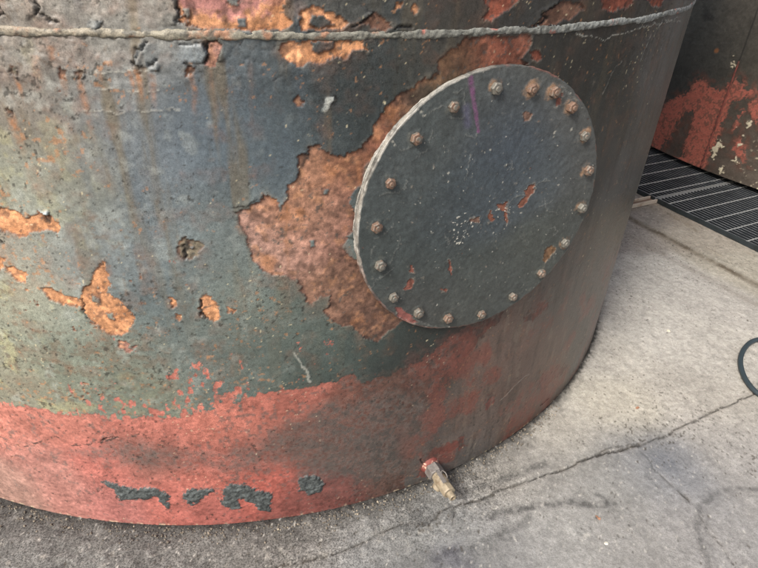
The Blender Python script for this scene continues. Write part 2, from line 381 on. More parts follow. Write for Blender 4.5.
for p in ([(538,392),(540,378),(548,372),(562,365),(566,368),(560,376),(550,380),(545,392)], [(414,470),(420,458),(436,446),(462,438),(470,444),(450,452),(432,462),(424,480)],
          [(520,318),(545,300),(552,296),(548,308),(528,322)], [(298,345),(303,346),(302,352)], [(330,338),(334,340),(331,350)], [(528,455),(538,430),(548,418),(536,452)],
          [(484,402),(492,392),(494,400),(486,410)], [(560,410),(578,368),(592,332),(606,290),(610,300),(596,340),(576,384)]):
    rf = np.maximum(rf, sdf(Tp(p), S+wx*3, Z+wz*3, .05)-.002+.006*nz2)
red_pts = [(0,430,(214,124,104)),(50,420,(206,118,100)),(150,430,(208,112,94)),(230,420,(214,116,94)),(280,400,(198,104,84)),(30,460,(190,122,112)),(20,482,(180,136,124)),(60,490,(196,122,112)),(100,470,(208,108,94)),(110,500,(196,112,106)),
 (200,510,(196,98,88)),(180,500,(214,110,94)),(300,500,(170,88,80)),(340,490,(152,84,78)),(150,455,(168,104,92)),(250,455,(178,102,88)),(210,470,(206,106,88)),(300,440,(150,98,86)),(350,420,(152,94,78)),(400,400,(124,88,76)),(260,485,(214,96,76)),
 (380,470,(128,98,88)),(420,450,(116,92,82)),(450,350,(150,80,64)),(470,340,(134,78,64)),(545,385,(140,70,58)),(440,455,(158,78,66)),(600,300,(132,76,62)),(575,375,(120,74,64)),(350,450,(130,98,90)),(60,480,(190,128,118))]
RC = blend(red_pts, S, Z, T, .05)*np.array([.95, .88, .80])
RC = RC*(.90+.14*fbm(S, Z, .03, 4, 111)+.14*nz2)[..., None]
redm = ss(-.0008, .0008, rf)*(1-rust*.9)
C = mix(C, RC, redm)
H -= redm*.0006
# grey overspray and grime lying on the primer
vp = [(60,452),(90,448),(120,437),(160,445),(200,452),(250,448),(290,420),(330,400),(400,392),(430,400),(430,470),(370,480),(330,478),(300,484),(285,462),(240,472),(190,468),(140,466),(95,462)]
veil = sdf(Tp(vp), S+.015*nz1, Z+.015*fbm(S, Z, .03, 4, 113), .12)
vm = ss(-.02, .03, veil)*(.58+.55*nz2+.3*nz1)*(.75+.35*right)
vm2 = ss(.35, .9, fbm(S, Z, .01, 4, 115)+.35*fbm(S, Z, .1, 3, 116))*.55
C = mix(C, lin((112, 104, 98))*KALB, np.clip(np.maximum(vm, vm2*(fb > -.05)), 0, .8)*redm)
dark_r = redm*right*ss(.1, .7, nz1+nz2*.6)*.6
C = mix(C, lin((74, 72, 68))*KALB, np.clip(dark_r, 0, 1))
str_r = fbm(S, Z, .018, 4, 161, 1., 6.)
C = mix(C, lin((66, 60, 54))*KALB, ss(.05, .8, str_r)*ss(.25, .6, S)*.32*(1-rust))
C = mix(C, lin((140, 128, 112))*KALB, ss(.35, 1., fbm(S, Z, .02, 4, 163, 1., 4.))*ss(.3, .7, S)*ss(.8, .5, Z)*.35*(1-rust))
C = mix(C, lin((142, 74, 60))*KALB, ss(.0, .75, fbm(S, Z, .07, 5, 165, 1., 1.3)+.25*nz2)*ss(.2, .45, S)*ss(.66, .42, Z)*.60*(1-rust))
# thin dark scratch trail across the primer
trail = pdist(Tp([(0,436),(18,448),(30,445),(55,436),(72,445),(95,444),(118,436)]), S+.008*nz1, Z+.008*nz1)
C = mix(C, lin((70, 66, 62))*KALB, ss(.004, .0015, trail)*ss(-.2, .4, nz1+nz2)*redm*.8)
# bitumen patches stuck on the band: thick and granular
bit = [[(102,483),(107,479),(120,485),(138,489),(150,486),(160,487),(168,496),(170,507),(163,506),(158,497),(148,498),(132,500),(120,499),(112,489)],
 [(183,492),(190,488),(204,489),(212,487),(213,490),(204,496),(202,503),(190,504),(184,499)],
 [(222,490),(230,483),(245,484),(256,488),(266,493),(273,492),(270,500),(271,511),(262,510),(250,503),(244,498),(238,500),(240,507),(230,509),(223,503)],
 [(297,480),(305,475),(318,476),(325,483),(321,492),(308,495),(299,491)]]
bf = np.full(S.shape, -.09)
for p in bit: bf = np.maximum(bf, sdf(Tp(p), S+wx*1.2, Z+wz*1.2, .05))
bf = bf+.0035*fbm(S, Z, .007, 3, 121)
bm_ = ss(-.0008, .0008, bf)
C = mix(C, lin((92, 100, 100))*KALB*(1+.45*fbm(S, Z, .010, 5, 125, g=.7))[..., None], bm_)
H = H+ss(-.0005, .006, bf)*(.0032+.0030*fbm(S, Z, .010, 5, 123, g=.65)); grain = np.maximum(grain, bm_)
# orange weeps below the flaking points
for px, py, L, w, k in ((137,70,34,.008,.8),(130,70,26,.006,.7),(150,74,40,.008,.5),(80,78,70,.010,.6),(62,74,24,.008,.6),(14,76,26,.008,.7),(10,112,45,.012,.7),(190,72,46,.008,.6),(212,66,70,.008,.2),(248,60,90,.007,.12),
                        (100,68,24,.006,.4),(360,160,80,.006,.4),(32,55,30,.012,.35),(50,46,26,.010,.4),(510,64,20,.01,.3),(285,200,90,.006,.5),(545,255,60,.006,.3)):
    a = T(px, py); b = T(px-(px-339)*.0009*L, py+L)
    ln = a[1]-b[1]; t = (a[1]-Z)/ln; d = np.abs(S-a[0]+.004*fbm(S, Z, .05, 2, 131))
    C = mix(C, lin((178, 120, 76))*KALB, np.clip(ss(w, 0, d)*ss(-.05, .05, t)*ss(1.1, .2, t)*k*(.7+.6*nz2), 0, 1))
C = mix(C, lin((58, 56, 52))*KALB, ss(.85, 1.0, fbm(S, Z, .0075, 3, 143)+.3*fbm(S, Z, .15, 3, 144))*.6*(1-rust))
C = mix(C, lin((180, 128, 84))*KALB, ss(.75, .95, fbm(S, Z, .009, 4, 145)+.45*fbm(S, Z, .12, 3, 146)*ss(.4, -.2, S)-.12)*.55*(1-rust)*(1-redm))
# pale chafes, cream spatter, chalk lines
for pl, w, k in (([(292,385),(296,377),(304,368)], .0, 0), ([(293,352),(300,362),(307,372),(311,382)], .004, .55), ([(325,112),(329,104),(334,99)], .004, .6), ([(96,73),(120,72),(150,71)], .0022, .55),
              ([(95,90),(120,87),(135,93),(160,90)], .0015, .45), ([(80,110),(120,112),(180,110)], .0016, .4), ([(232,28),(238,33),(260,33)], .002, .4),
              ([(500,400),(520,380),(528,374)], .003, .3),
              ([(575,33),(590,36),(604,41),(612,36),(625,33),(640,27),(655,24),(668,22),(680,16)], .0014, .6), ([(648,26),(652,22),(657,28),(663,18),(668,22),(680,21)], .0013, .6),
              ([(640,60),(646,46),(650,36)], .003, .3), ([(602,95),(612,72),(622,60)], .002, .25)):
    if w == 0: continue
    d = pdist(Tp(pl), S+wx*.7, Z+wz*.7); C = mix(C, lin((176, 176, 166))*KALB, ss(w, w*.3, d)*k); H += ss(w*1.5, 0, d)*.0010
sp = ss(1.30, 1.46, fbm(S, Z, .0065, 2, 141)+.2*fbm(S, Z, .2, 2, 142)+.35*np.exp(-((S-T(435,350)[0])**2+(Z-T(435,350)[1])**2)/.006))
C = mix(C, lin((206, 194, 158))*KALB, sp*.65)
# open cracks and lifted plates under the seam
for pl in ([(133,64),(137,55),(134,48),(138,52),(146,42)], [(205,62),(208,52),(205,44),(214,37)], [(178,45),(190,44),(198,42)], [(0,17),(6,13),(2,7)], [(36,14),(37,8),(32,2)], [(40,16),(52,22),(58,20)], [(174,-5),(179,12),(176,20),(182,24)],
           [(92,26),(99,28),(95,20)], [(0,240),(4,243)], [(44,215),(48,222)], [(148,63),(152,66),(158,62)], [(184,64),(188,68),(186,64)], [(395,28),(402,26),(410,27)], [(353,27),(362,22),(372,14)], [(533,27),(548,18),(540,14),(552,8),(558,2)],
           [(100,440),(118,437)], [(82,300),(84,312),(88,320)], [(200,300),(200,312),(206,318)], [(183,246),(187,258)], [(540,405),(548,398)], [(426,468),(420,458)]):
    d = pdist(Tp(pl), S+wx*.8, Z+wz*.8); k = ss(.0030, .0008, d)
    H -= k*.0030; C = mix(C, lin((52, 46, 42))*KALB, k*.75); H += ss(.012, .003, d)*ss(.002, .0035, d)*.0012
# top course is rough, scaly plate
rough_top = ss(Z_SEAM-.11, Z_SEAM-.06, Z)*ss(.35, .0, S)
H += rough_top*(.0016*fbm(S, Z, .028, 4, 151)+.0009*np.abs(fbm(S, Z, .012, 3, 152)))
C = C*(1+rough_top*.16*fbm(S, Z, .018, 4, 153))[..., None]
scale_e = np.abs(fbm(S, Z, .055, 3, 155)); H -= rough_top*ss(.03, .0, scale_e)*.0018
# loosened plates of paint, hinged on one side
for p, dx, dy, h, c, k in (([(139,43),(134,52),(133,60),(139,66),(158,64),(163,50),(158,42)], -1, -.2, .0065, (128,138,142), .6), ([(178,44),(176,58),(188,64),(203,62),(208,52),(204,43),(192,42)], 1, 0, .0075, (132,144,150), .65),
           ([(89,17),(86,27),(98,29),(101,21)], 1, -.4, .005, (136,146,150), .6), ([(140,-10),(142,10),(158,24),(175,24),(180,12),(174,-10)], 1, 0, .0065, (146,142,132), .3), ([(4,2),(6,16),(28,20),(38,9),(32,-4)], 1, 0, .006, (150,144,134), .3),
           ([(37,209),(39,219),(48,223),(49,212)], 1, -.6, .010, (166,180,186), .9), ([(8,62),(9,72),(18,77),(17,67)], 1, -.5, .007, (158,148,130), .6), ([(2,102),(4,111),(13,114),(12,106)], 1, -.5, .007, (158,150,132), .6),
           ([(520,10),(518,28),(534,28),(549,17),(541,13),(553,7),(557,-2),(540,-8)], 1, -.2, .005, (78,78,76), .3), ([(325,99),(321,113),(329,108),(336,97)], 1, .3, .005, (172,178,174), .8), ([(76,66),(74,76),(83,80),(86,71)], 1, -.5, .006, (150,146,130), .5),
           ([(176,236),(176,250),(184,257),(188,246),(184,238)], 1, -.3, .005, (134,140,132), .5), ([(214,36),(222,34),(232,40),(228,58),(219,60),(222,46)], -1, 0, .005, (110,116,112), .4), ([(148,61),(146,69),(158,72),(160,64)], .3, -1, .005, (120,128,130), .4),
           ([(184,62),(180,70),(190,74),(194,66)], .6, -1, .005, (126,130,126), .4), ([(352,27),(362,21),(372,12),(360,4),(346,12)], 1, -.6, .004, (92,94,92), .3), ([(300,170),(308,156),(304,150),(292,158),(286,172),(288,186)], 1, -.2, .0035, (96,110,114), .3), ([(248,205),(262,195),(262,186),(244,192),(234,206)], .3, -1, .003, (122,132,128), .3)):
    q = np.array(Tp(p)); f_ = sdf(q, S+wx*.6, Z+wz*.6, .03); a_ = (S-q[:, 0].mean())*dx+(Z-q[:, 1].mean())*dy; e_ = (q-q.mean(0)) @ np.array([dx, dy])
    rp = np.clip((a_-e_.min())/(e_.max()-e_.min()), 0, 1); inn = ss(-.0004, .0010, f_)*film
    H += inn*rp**1.5*h*.62; C = mix(C, lin(c)*KALB, inn*k*(.35+.65*rp)); C = mix(C, lin((40, 36, 34))*KALB, ss(-.0042, -.0012, f_)*(1-inn)*ss(.55, .9, rp)*.7)  # dark line outside the raised edge paints its shadow
# grime and crumbs along the foot
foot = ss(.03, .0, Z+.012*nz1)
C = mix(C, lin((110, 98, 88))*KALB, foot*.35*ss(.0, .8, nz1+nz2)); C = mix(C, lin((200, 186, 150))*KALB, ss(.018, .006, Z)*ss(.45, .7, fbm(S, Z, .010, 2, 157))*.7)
H = np.where(Z > 1.6, 0, H)
RR = R+H
ang = S/R
V = np.stack([RR*np.sin(ang), -RR*np.cos(ang), Z], -1).reshape(-1, 3)
tank = empty('storage_tank'); tag(tank, 'large upright steel tank with flaking dark paint, red lower band and round bolted hatch', 'tank')
C = C+(C.mean(-1, keepdims=True)-C)*(.06+.12*np.clip(redm, 0, 1))[..., None]
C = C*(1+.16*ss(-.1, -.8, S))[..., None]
C = C*((np.clip(C.mean(-1, keepdims=True), .03, .6)/.19)**.36)
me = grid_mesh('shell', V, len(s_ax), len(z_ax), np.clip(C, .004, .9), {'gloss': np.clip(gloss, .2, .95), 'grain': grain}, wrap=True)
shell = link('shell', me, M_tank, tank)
del V, C, CH, H, F, RC
bmr = bmesh.new(); lathe(bmr, [(2.995, R+.004), (3.02, R-.05), (3.14, 0)], Matrix.Rotation(-math.pi/2, 4, 'Y') @ Matrix.Identity(4), 96)
# lathe axis X -> Z
roof = bm_obj('roof', bmr, simple('roof_paint', (90, 92, 90), .6), tank)

# ---- girth weld: irregular bead round the tank
def bead(parent):
    a = axis_steps([(-math.pi, -.8, .02), (-.8, 1.05, .0018), (1.05, math.pi-.02, .02)]); k = np.linspace(-1, 1, 9)
    A, K = np.meshgrid(a, k, indexing='ij'); s_ = A*R
    w = .0082*(1+.30*fbm(s_, K*.004, .03, 4, 201)); h = .0022*(1+.6*fbm(s_, K*.006, .012, 3, 203))
    zz = Z_SEAM+.0022*fbm(s_, 0*s_, .12, 3, 205)+K*w+.0008*fbm(s_, K*.01, .006, 2, 206)
    rr = R+.0005+(1-np.abs(K)**2.4)*(h*.8+.0020)+.0012*fbm(s_, K*.012, .006, 3, 207)
    rr = np.where(np.abs(K) > .99, R-.003, rr)
    c = blend([(0,31,(178,166,146)),(60,33,(180,168,146)),(140,34,(186,180,156)),(230,36,(168,164,146)),(330,37,(150,148,134)),(420,37,(142,144,134)),(490,33,(150,152,144)),(567,27,(164,168,162)),(635,19,(168,172,168)),(690,4,(160,162,160))], s_, zz, T, .12)
    c = c*.76
    c = mix(c, lin((172, 118, 86))*KALB, ss(.3, .8, fbm(s_, zz, .03, 4, 211))*.7*ss(.4, .1, s_)); c = mix(c, lin((92, 92, 86))*KALB, ss(.1, .6, fbm(s_, zz, .010, 4, 212))*.75)
    c = mix(c, lin((200, 120, 104))*KALB, ss(.75, 1., fbm(s_, zz, .03, 3, 214))*.7)
    V = np.stack([rr*np.sin(A), -rr*np.cos(A), zz], -1).reshape(-1, 3)
    me = grid_mesh('girth_weld', V, len(a), 9, c, {'gloss': np.full(A.shape, .6), 'grain': np.full(A.shape, .5)}, wrap=True)
    return link('girth_weld', me, M_tank, parent)
bead(tank)

# ================================================================== HATCH
MM = Matrix(((M_X[0], M_Zv[0], M_N[0], M_C[0]), (M_X[1], M_Zv[1], M_N[1], M_C[1]), (M_X[2], M_Zv[2], M_N[2], M_C[2]), (0, 0, 0, 1)))
def ring_obj(name, r0, r1, z0, z1, mat, parent, colf=None, seg=360, noise=.0012, rows=6, sd=300):
    """closed ring: outer wall and front face, in hatch coordinates"""
    prof = [(r0, z0)]+[(r1+(0 if 0 < i < rows-1 else -.001), z0+(z1-z0)*i/(rows-1)) for i in range(rows)]+[(r0, z1)]
    a = np.linspace(0, 2*np.pi, seg, endpoint=False); A, I = np.meshgrid(a, np.arange(len(prof)), indexing='ij')
    P = np.array(prof); rr = P[I, 0]+noise*fbm(A*M_R, P[I, 1], .012, 3, sd)*(P[I, 0] > r0+1e-6); zz = P[I, 1]
    X = rr*np.cos(A); Y = rr*np.sin(A)
    c = colf(A, zz, X, Y) if colf else np.full(A.shape+(3,), .1)
    me = grid_mesh(name, np.stack([X, Y, zz], -1).reshape(-1, 3), seg, len(prof), c, {'gloss': np.full(A.shape, .55), 'grain': np.full(A.shape, .5)}, wrap=True)
    o = link(name, me, mat, parent); return o
def rimcol(A, zz, X, Y):
    d = np.degrees(A) % 360
    base = np.zeros(A.shape+(3,))+lin((96, 98, 94))*KALB
    up = ss(95, 115, d)*ss(215, 190, d); base = mix(base, lin((192, 190, 182))*KALB, np.clip(up*(.55+.7*fbm(A*M_R, zz*6, .012, 3, 311, 4.)), 0, 1))
    lw = ss(185, 200, d)*ss(262, 245, d); base = mix(base, lin((170, 118, 104))*KALB, lw*(.6+.5*fbm(A*M_R, zz, .02, 3, 312)))
    base = mix(base, lin((200, 180, 168))*KALB, lw*ss(.2, .6, fbm(A*M_R, zz*3, .010, 3, 314)))
    base = mix(base, lin((60, 60, 58))*KALB, ss(.25, .7, fbm(A*M_R, zz, .015, 4, 313))*.6)
    return np.clip(base, .01, .9)
neck = ring_obj('hatch_neck', .20, .262, -.16, -.0275, M_tank, tank, lambda A, zz, X, Y: np.zeros(A.shape+(3,))+lin((84, 80, 74))*KALB, 240, sd=330)
flange = ring_obj('hatch_flange', .22, M_R-.002, -.027, -.0155, M_tank, tank, rimcol, 720, noise=.0016, sd=340)
gasket = ring_obj('gasket', .22, M_R-.006, -.0155, -.0125, simple('gasket_rubber', (62, 60, 56), .8), tank, None, 240, noise=.001, rows=3, sd=350)
for o in (neck, flange, gasket): o.matrix_world = MM
# cover: polar height field
nr, na = 150, 760
rax = np.concatenate([np.linspace(.0005, M_R-.003, nr), [M_R-.0012, M_R, M_R, M_R, M_R, M_R-.001, .22]]); hh = np.concatenate([np.zeros(nr), [-.0004, -.0018, -.005, -.008, -.0105, -.0125, -.0125]])
aax = np.linspace(0, 2*np.pi, na, endpoint=False)
A, I = np.meshgrid(aax, np.arange(len(rax)), indexing='ij'); Rr = rax[I]; Hh = hh[I]
front = (I <= nr)
Rn = Rr+.0011*fbm(A*M_R, Hh*2, .014, 3, 401)*ss(M_R-.02, M_R-.002, Rr)*(I < len(rax)-1)
X = Rn*np.cos(A); Y = Rn*np.sin(A)
cov_pts = [(400,200,(84,93,94)),(400,150,(86,94,95)),(440,110,(82,90,90)),(480,80,(92,96,94)),(530,75,(96,98,94)),(570,110,(96,98,96)),(590,160,(88,91,90)),(580,220,(80,85,83)),(540,250,(82,88,84)),(480,200,(76,87,94)),(440,220,(72,82,86)),
 (520,140,(74,86,98)),(500,110,(80,90,98)),(540,170,(84,94,100)),(460,280,(78,86,84)),(420,270,(74,83,82)),(380,240,(78,87,86)),(500,290,(80,86,84)),(460,310,(84,88,84)),(420,300,(82,84,82))]
C = blend(cov_pts, X, Y, D, .055); C = C*(1+.12*fbm(X, Y, .03, 4, 405)+.10*fbm(X, Y, .008, 3, 406))[..., None]
H = .0005*fbm(X, Y, .012, 3, 407)+.0006*fbm(X, Y, .05, 3, 408)
Dp = lambda pts: [D(*p) for p in pts]
cchips = [(BRN,[(521,113),(528,111),(532,114),(530,121),(524,123)]),(RED,[(409,265),(413,264),(414,272),(411,274)]),(RED,[(410,277),(414,280),(411,290),(404,289),(407,283)]),
 ((160,92,62),[(529,184),(535,182),(535,190),(528,199),(526,205),(519,208),(518,204),(524,196)]),((160,92,62),[(497,204),(507,202),(507,212),(509,220),(506,225),(504,214)]),((160,92,62),[(490,210),(493,214),(494,221),(489,223),(488,216)]),
 (BRN,[(470,217),(479,216),(479,222),(471,223)]),(RED,[(449,259),(452,262),(452,274),(449,272)]),(RED,[(440,289),(447,288),(447,293),(442,292)]),((140,100,60),[(544,251),(549,246),(557,246),(553,254),(546,263),(543,262)]),
 ((176,96,84),[(393,306),(401,308),(410,315),(417,323),(406,325),(398,317)]),(RED,[(557,100),(561,99),(560,105),(556,107)]),(RED,[(560,94),(563,92),(564,97)]),((150,80,56),[(556,272),(552,278),(540,290),(534,294),(540,286)])]
CF = np.full(X.shape, -.09); CH = np.zeros(X.shape+(3,)); wsum = np.full(X.shape, 1e-9)
wx = .0042*fbm(X, Y, .012, 4, 411, g=.65); wz = .0042*fbm(X, Y, .012, 4, 412, g=.65)
for c, p in cchips:
    f = sdf(Dp(p), X+wx, Y+wz, .05); CF = np.maximum(CF, f); w = ss(-.01, 0, f)+1e-6; CH += w[..., None]*lin(c); wsum += w
CH = CH/wsum[..., None]*KALB*.85*(1+.35*fbm(X, Y, .008, 3, 413))[..., None]; CH = CH+(CH.mean(-1, keepdims=True)-CH)*.25
CF = CF-.0008+.0022*fbm(X, Y, .008, 3, 414)
spk = (fbm(X, Y, .008, 2, 415)-1.45)*.01; CF = np.maximum(CF, np.minimum(spk, .002))
cm = ss(-.0006, .0006, CF); C = mix(C, CH, cm)
H -= cm*.0012; H += np.exp(-np.clip(-CF, 0, 1)/.003)*(1-cm)*.0009
C = mix(C, lin((186, 176, 160))*KALB, np.exp(-np.clip(-CF, 0, 1)/.0018)*(1-cm)*ss(-.1, .5, fbm(X, Y, .01, 3, 417))*.7)
# wrinkled paint: raised pale lines
wr = [[(417.7,157),(424,153),(428,151),(430.6,146.5)],[(378,195),(388,194),(398,192),(405,188),(407,184),(405,179)],[(375,240),(384,234),(391,228),(393,225)],[(400,235),(399,244),(394,252),(392,262)],
 [(371,258),(372,250),(375,246)],[(372,288),(376,281),(385,274),(393,269)],[(450,118),(461,118),(465,112),(464,94),(459,90),(455,92)],[(466,135),(475,138),(478,130),(477,126)],[(436,136),(430,142),(432,130)],[(466,178),(468,168),(470,160),(471,156)],
 [(458,245),(462,240),(465,232),(468,225)],[(508,206),(513,198),(520,195),(527,195)],[(534,192),(538,184),(545,180),(551,180)],[(509,222),(510,214),(508,210)],[(545,198),(545,208),(551,212),(556,214)],[(540,205),(546,204),(554,200)],[(550,230),(555,225),(558,232),(552,235)],
 [(444,232),(447,238),(449,246)],[(430,112),(442,106),(452,112)],[(556,90),(562,88),(574,96),(580,104)],[(505,166),(511,163),(513,168),(508,170)],[(395,145),(402,150),(412,147)],[(410,318),(421,322),(436,327)]]
wd = np.full(X.shape, .06)
for pl in wr: wd = np.minimum(wd, pdist(Dp(pl), X+wx*1.3, Y+wz*1.3, .06))
wrm = ss(.0018, .0006, wd)
rdg = np.abs(fbm(X, Y, .03, 4, 421)); rz = ss(.15, .7, fbm(X, Y, .09, 3, 422)+.35*ss(-.05, .25, X)*ss(.3, .0, Y))
wrm = np.maximum(wrm*.8, ss(.03, .0, rdg)*rz*.5)
C = mix(C, lin((150, 152, 146))*KALB, wrm*.5); H += wrm*.0009
# speckle of cream grit
sc = np.exp(-((X-D(462,232)[0])**2/.0009+(Y-D(462,232)[1])**2/.0016))+.7*np.exp(-((X-D(500,215)[0])**2+(Y-D(500,215)[1])**2)/.002)
gm = ss(.82, .95, fbm(X, Y, .0060, 2, 425)-.45+.72*sc); C = mix(C, lin((214, 212, 200))*KALB, gm*.85); H += gm*.0008
for px, py, w in ((491,151,.0030),(485,152,.002),(424,94,.0),(422,112,.004),(425,115,.003),(392,141,.004),(394,145,.003),(449,173,.003),(449,182,.0025),(521,213,.003),(537,217,.003),(503,181,.002),(555,133,.004),(554,137,.003),(571,130,.003),(484,70,.003),(509,82,.002)):
    a, b = D(px, py); C = mix(C, lin((205, 203, 190))*KALB, ss(w+.0006, w*.4, np.hypot(X-a+wx, Y-b+wz))*.8)
# chalk stroke
a, b = D(470.6, 79), D(478.5, 131); d = pdist([a, D(473, 97), b], X+wx*.4, Y+wz*.4, .05); t = np.clip((a[1]-Y)/(a[1]-b[1]), 0, 1)
C = mix(C, lin((132, 92, 126))*KALB, ss(.0095-.005*t, .003, d)*(.72+.3*fbm(X, Y, .006, 2, 431)))
C = mix(C, lin((112, 108, 140))*KALB, ss(.016, .0, pdist([D(466,108), D(468,124)], X, Y))*.45)
# edge wear
ew = ss(M_R-.0045, M_R-.001, Rr); nzA = fbm(A*M_R, Rr, .02, 4, 433); dg = np.degrees(A) % 360
topl = ss(85, 105, dg)*ss(215, 190, dg)
C = mix(C, rimcol(A, Hh, X, Y), np.where(I >= nr-1, 1., 0.)*(.35+.65*topl))
C = mix(C, lin((196, 194, 184))*KALB, np.clip(ew*ss(-.3, .5, nzA)*topl*.7, 0, 1))
C = mix(C, lin((120, 112, 104))*KALB, ew*ss(.0, .6, nzA)*.5)
C = mix(C, lin((150, 86, 66))*KALB, ew*ss(.2, .7, fbm(A*M_R, Rr, .03, 3, 435))*(1-topl)*.5)
# bolts: positions measured on the cover
bolts = [(453,106.5),(415.5,138.4),(389.7,182.7),(376,226.7),(379.4,264.5),(393,296.5),(417.8,312),(447,317.4),(480.7,313.6),(511.7,295.8),(540,272.4),(564,242.5),(580.6,207.3),(587.4,170),(583.7,136),(570.2,107),(553.6,91.8),(531,89),(495.3,88)]
bxy = [D(*p) for p in bolts]
for i, (a, b) in enumerate(bxy):
    d = np.hypot(X-a, Y-b); k = (.65 if i >= 11 else .25)
    C = mix(C, lin((198, 158, 124) if i >= 11 else (130, 126, 112))*KALB, ss(.022, .012, d+.004*nzA+wx)*k*ss(-.6, .4, fbm(X, Y, .015, 3, 440+i)))
    H += ss(.019, .015, d+wx)*.0012
H = H*(I < nr)
C = C*.84
me = grid_mesh('hatch_cover', np.stack([X, Y, Hh+H], -1).reshape(-1, 3), na, len(rax), np.clip(C, .004, .9), {'gloss': np.full(X.shape, .36)+cm*.35, 'grain': np.full(X.shape, .22)}, wrap=True, flip=True)
cover = link('hatch_cover', me, M_cover, tank); cover.matrix_world = MM
tag(cover, 'round dark cover plate ringed with nineteen bolts')
M_bolt = simple('bolt_metal', (124, 122, 114), .5, .8, 130, .2, c2=(134, 108, 92), thr=(.46, .62), rnd=True, bumpd=.0012)
def bolt_bm():
    b = bmesh.new(); ident = Matrix.Rotation(-math.pi/2, 4, 'Y')
    I4 = Matrix.Rotation(-math.pi/2, 4, 'Y')
    rr = .0132
    for prof, seg in (([(-.001, rr), (.0090, rr), (.0108, rr*.86), (.0112, rr*.80), (.0112, .0)], 6), ([(.0096, .0062), (.0132, .0062), (.0146, .0050), (.0149, 0)], 16)):
        lathe(b, prof, I4, seg)
    return b
b0 = bm_obj('bolt', bolt_bm(), M_bolt, cover)
md = b0.modifiers.new('bevel', 'BEVEL'); md.width = .0005; md.segments = 2; md.limit_method = 'ANGLE'; md.angle_limit = rad(35)
for i, (a, b) in enumerate(bxy):
    o = b0 if i == 0 else b0.copy()
    if i: COL.objects.link(o); o.parent = cover
    o.location = (a, b, .0006); o.rotation_euler = (random.uniform(-.05, .05), random.uniform(-.05, .05), random.uniform(0, 1.05))
    s = random.uniform(.86, 1.); o.scale = (s, s, random.uniform(.85, 1.15)); tag(o, group='bolts round the hatch cover')

# ================================================================== DRAIN VALVE
vs, vz = T(430, 465); va = vs/R
ax = Vector((math.sin(va), -math.cos(va), 0)); side = Vector((math.cos(va), math.sin(va), 0)); upv = Vector((0, 0, 1))
VM = Matrix(((ax.x, side.x, 0, ax.x*R), (ax.y, side.y, 0, ax.y*R), (0, 0, 1, vz), (0, 0, 0, 1)))
M_gal = simple('galvanised_steel', (136, 132, 128), .55, .8, 120, .3, c2=(120, 112, 108), thr=(.5, .6))
M_brass = simple('dull_brass', (166, 154, 132), .5, .8, 90, .15, c2=(122, 106, 84), thr=(.50, .66))
valve = empty('drain_valve'); valve.parent = tank; valve.matrix_world = VM @ Matrix.Scale(1.12, 4)
def vpart(name, fn, mat, bev=.001, smooth=False):
    b = bmesh.new(); fn(b); o = bm_obj(name, b, mat, valve, smooth)
    if bev:
        m = o.modifiers.new('bevel', 'BEVEL'); m.width = bev; m.segments = 2; m.limit_method = 'ANGLE'; m.angle_limit = rad(30)
    return o
I4 = Matrix.Identity(4)
vpart('weld_collar', lambda b: lathe(b, [(-.01, .029), (.001, .0265), (.006, .0225), (.012, .0195), (.012, 0)], I4, 28), simple('collar_paint', (134, 70, 62), .6, .6, 100, c2=(206, 170, 150), thr=(.52, .62), bumpd=.002), 0, True)
vpart('hex_bushing', lambda b: lathe(b, [(.008, .0), (.008, .0215), (.011, .0235), (.034, .0235), (.037, .0215), (.037, 0)], I4, 6, .3), M_gal)
def body(b):
    lathe(b, [(.036, 0), (.036, .0155), (.044, .0155), (.046, .0175), (.052, .0185), (.066, .0185), (.072, .0165), (.078, .0155), (.078, 0)], I4, 32)
vpart('valve_body', body, M_brass, .0006)
vpart('end_hex', lambda b: lathe(b, [(.0775, 0), (.0775, .0170), (.0795, .0182), (.096, .0182), (.098, .0168), (.098, 0)], I4, 8, .2), M_brass)
vpart('outlet_nipple', lambda b: lathe(b, [(.097, 0), (.097, .0095), (.113, .0095), (.115, .0088), (.115, .0060), (.108, .0055), (.108, 0)], I4, 24), M_brass, .0004)
vpart('stem_boss', lambda b: lathe(b, [(-.004, .0), (-.004, .0125), (.024, .0125), (.026, .0105), (.026, 0)], Matrix.Translation((.058, 0, 0)) @ Matrix.Rotation(rad(-90-35), 4, 'X') @ Matrix.Rotation(rad(90), 4, 'Z') , 20), M_brass, .0008)
def lever(b):
    box(b, Matrix.Translation((.046, .0, .019)) @ Matrix.Rotation(rad(8), 4, 'Y'), -.010, .030, -.0075, .0035, 0, .003)
    tube(b, [(.058+.011*math.cos(t), .006+.002*math.cos(t), .024+.010*math.sin(t)) for t in [k*math.pi/8 for k in range(16)]], .0016, 8, True)
vpart('lever_plate', lever, M_gal, .0005)

# ================================================================== FLOOR
gN0, gN1 = G(656.6, 198.4, .035), G(758, 247, .035)
ud = (gN1-gN0)[:2]; ud /= np.hypot(*ud); vd = np.array([-ud[1], ud[0]])
if vd[0] < 0: vd = -vd
def UV(x, y): return x*ud[0]+y*ud[1], x*vd[0]+y*vd[1]
def XY(u, v): return u*ud[0]+v*vd[0], u*ud[1]+v*vd[1]
V0 = UV(*gN0[:2])[1]; U_J = UV(*gN0[:2])[0]
def Gu(px, py): p = G(px, py); return UV(p[0], p[1])
FG = .005
us = axis_steps([(-20, -2, 1.), (-2, -.45, .05), (-.45, 2.42, FG), (2.42, 3.4, .04), (3.4, 20, 1.)])
vsx = axis_steps([(-20, -2.6, 1.), (-2.6, -1.35, .04), (-1.35, V0+.02, FG), (V0+.02, V0+.10, .01), (V0+.10, V0+.80, .05), (V0+.80, V0+.9, .01), (V0+.9, 6, .1), (6, 20, 1.)])
U, W = np.meshgrid(us, vsx, indexing='ij')
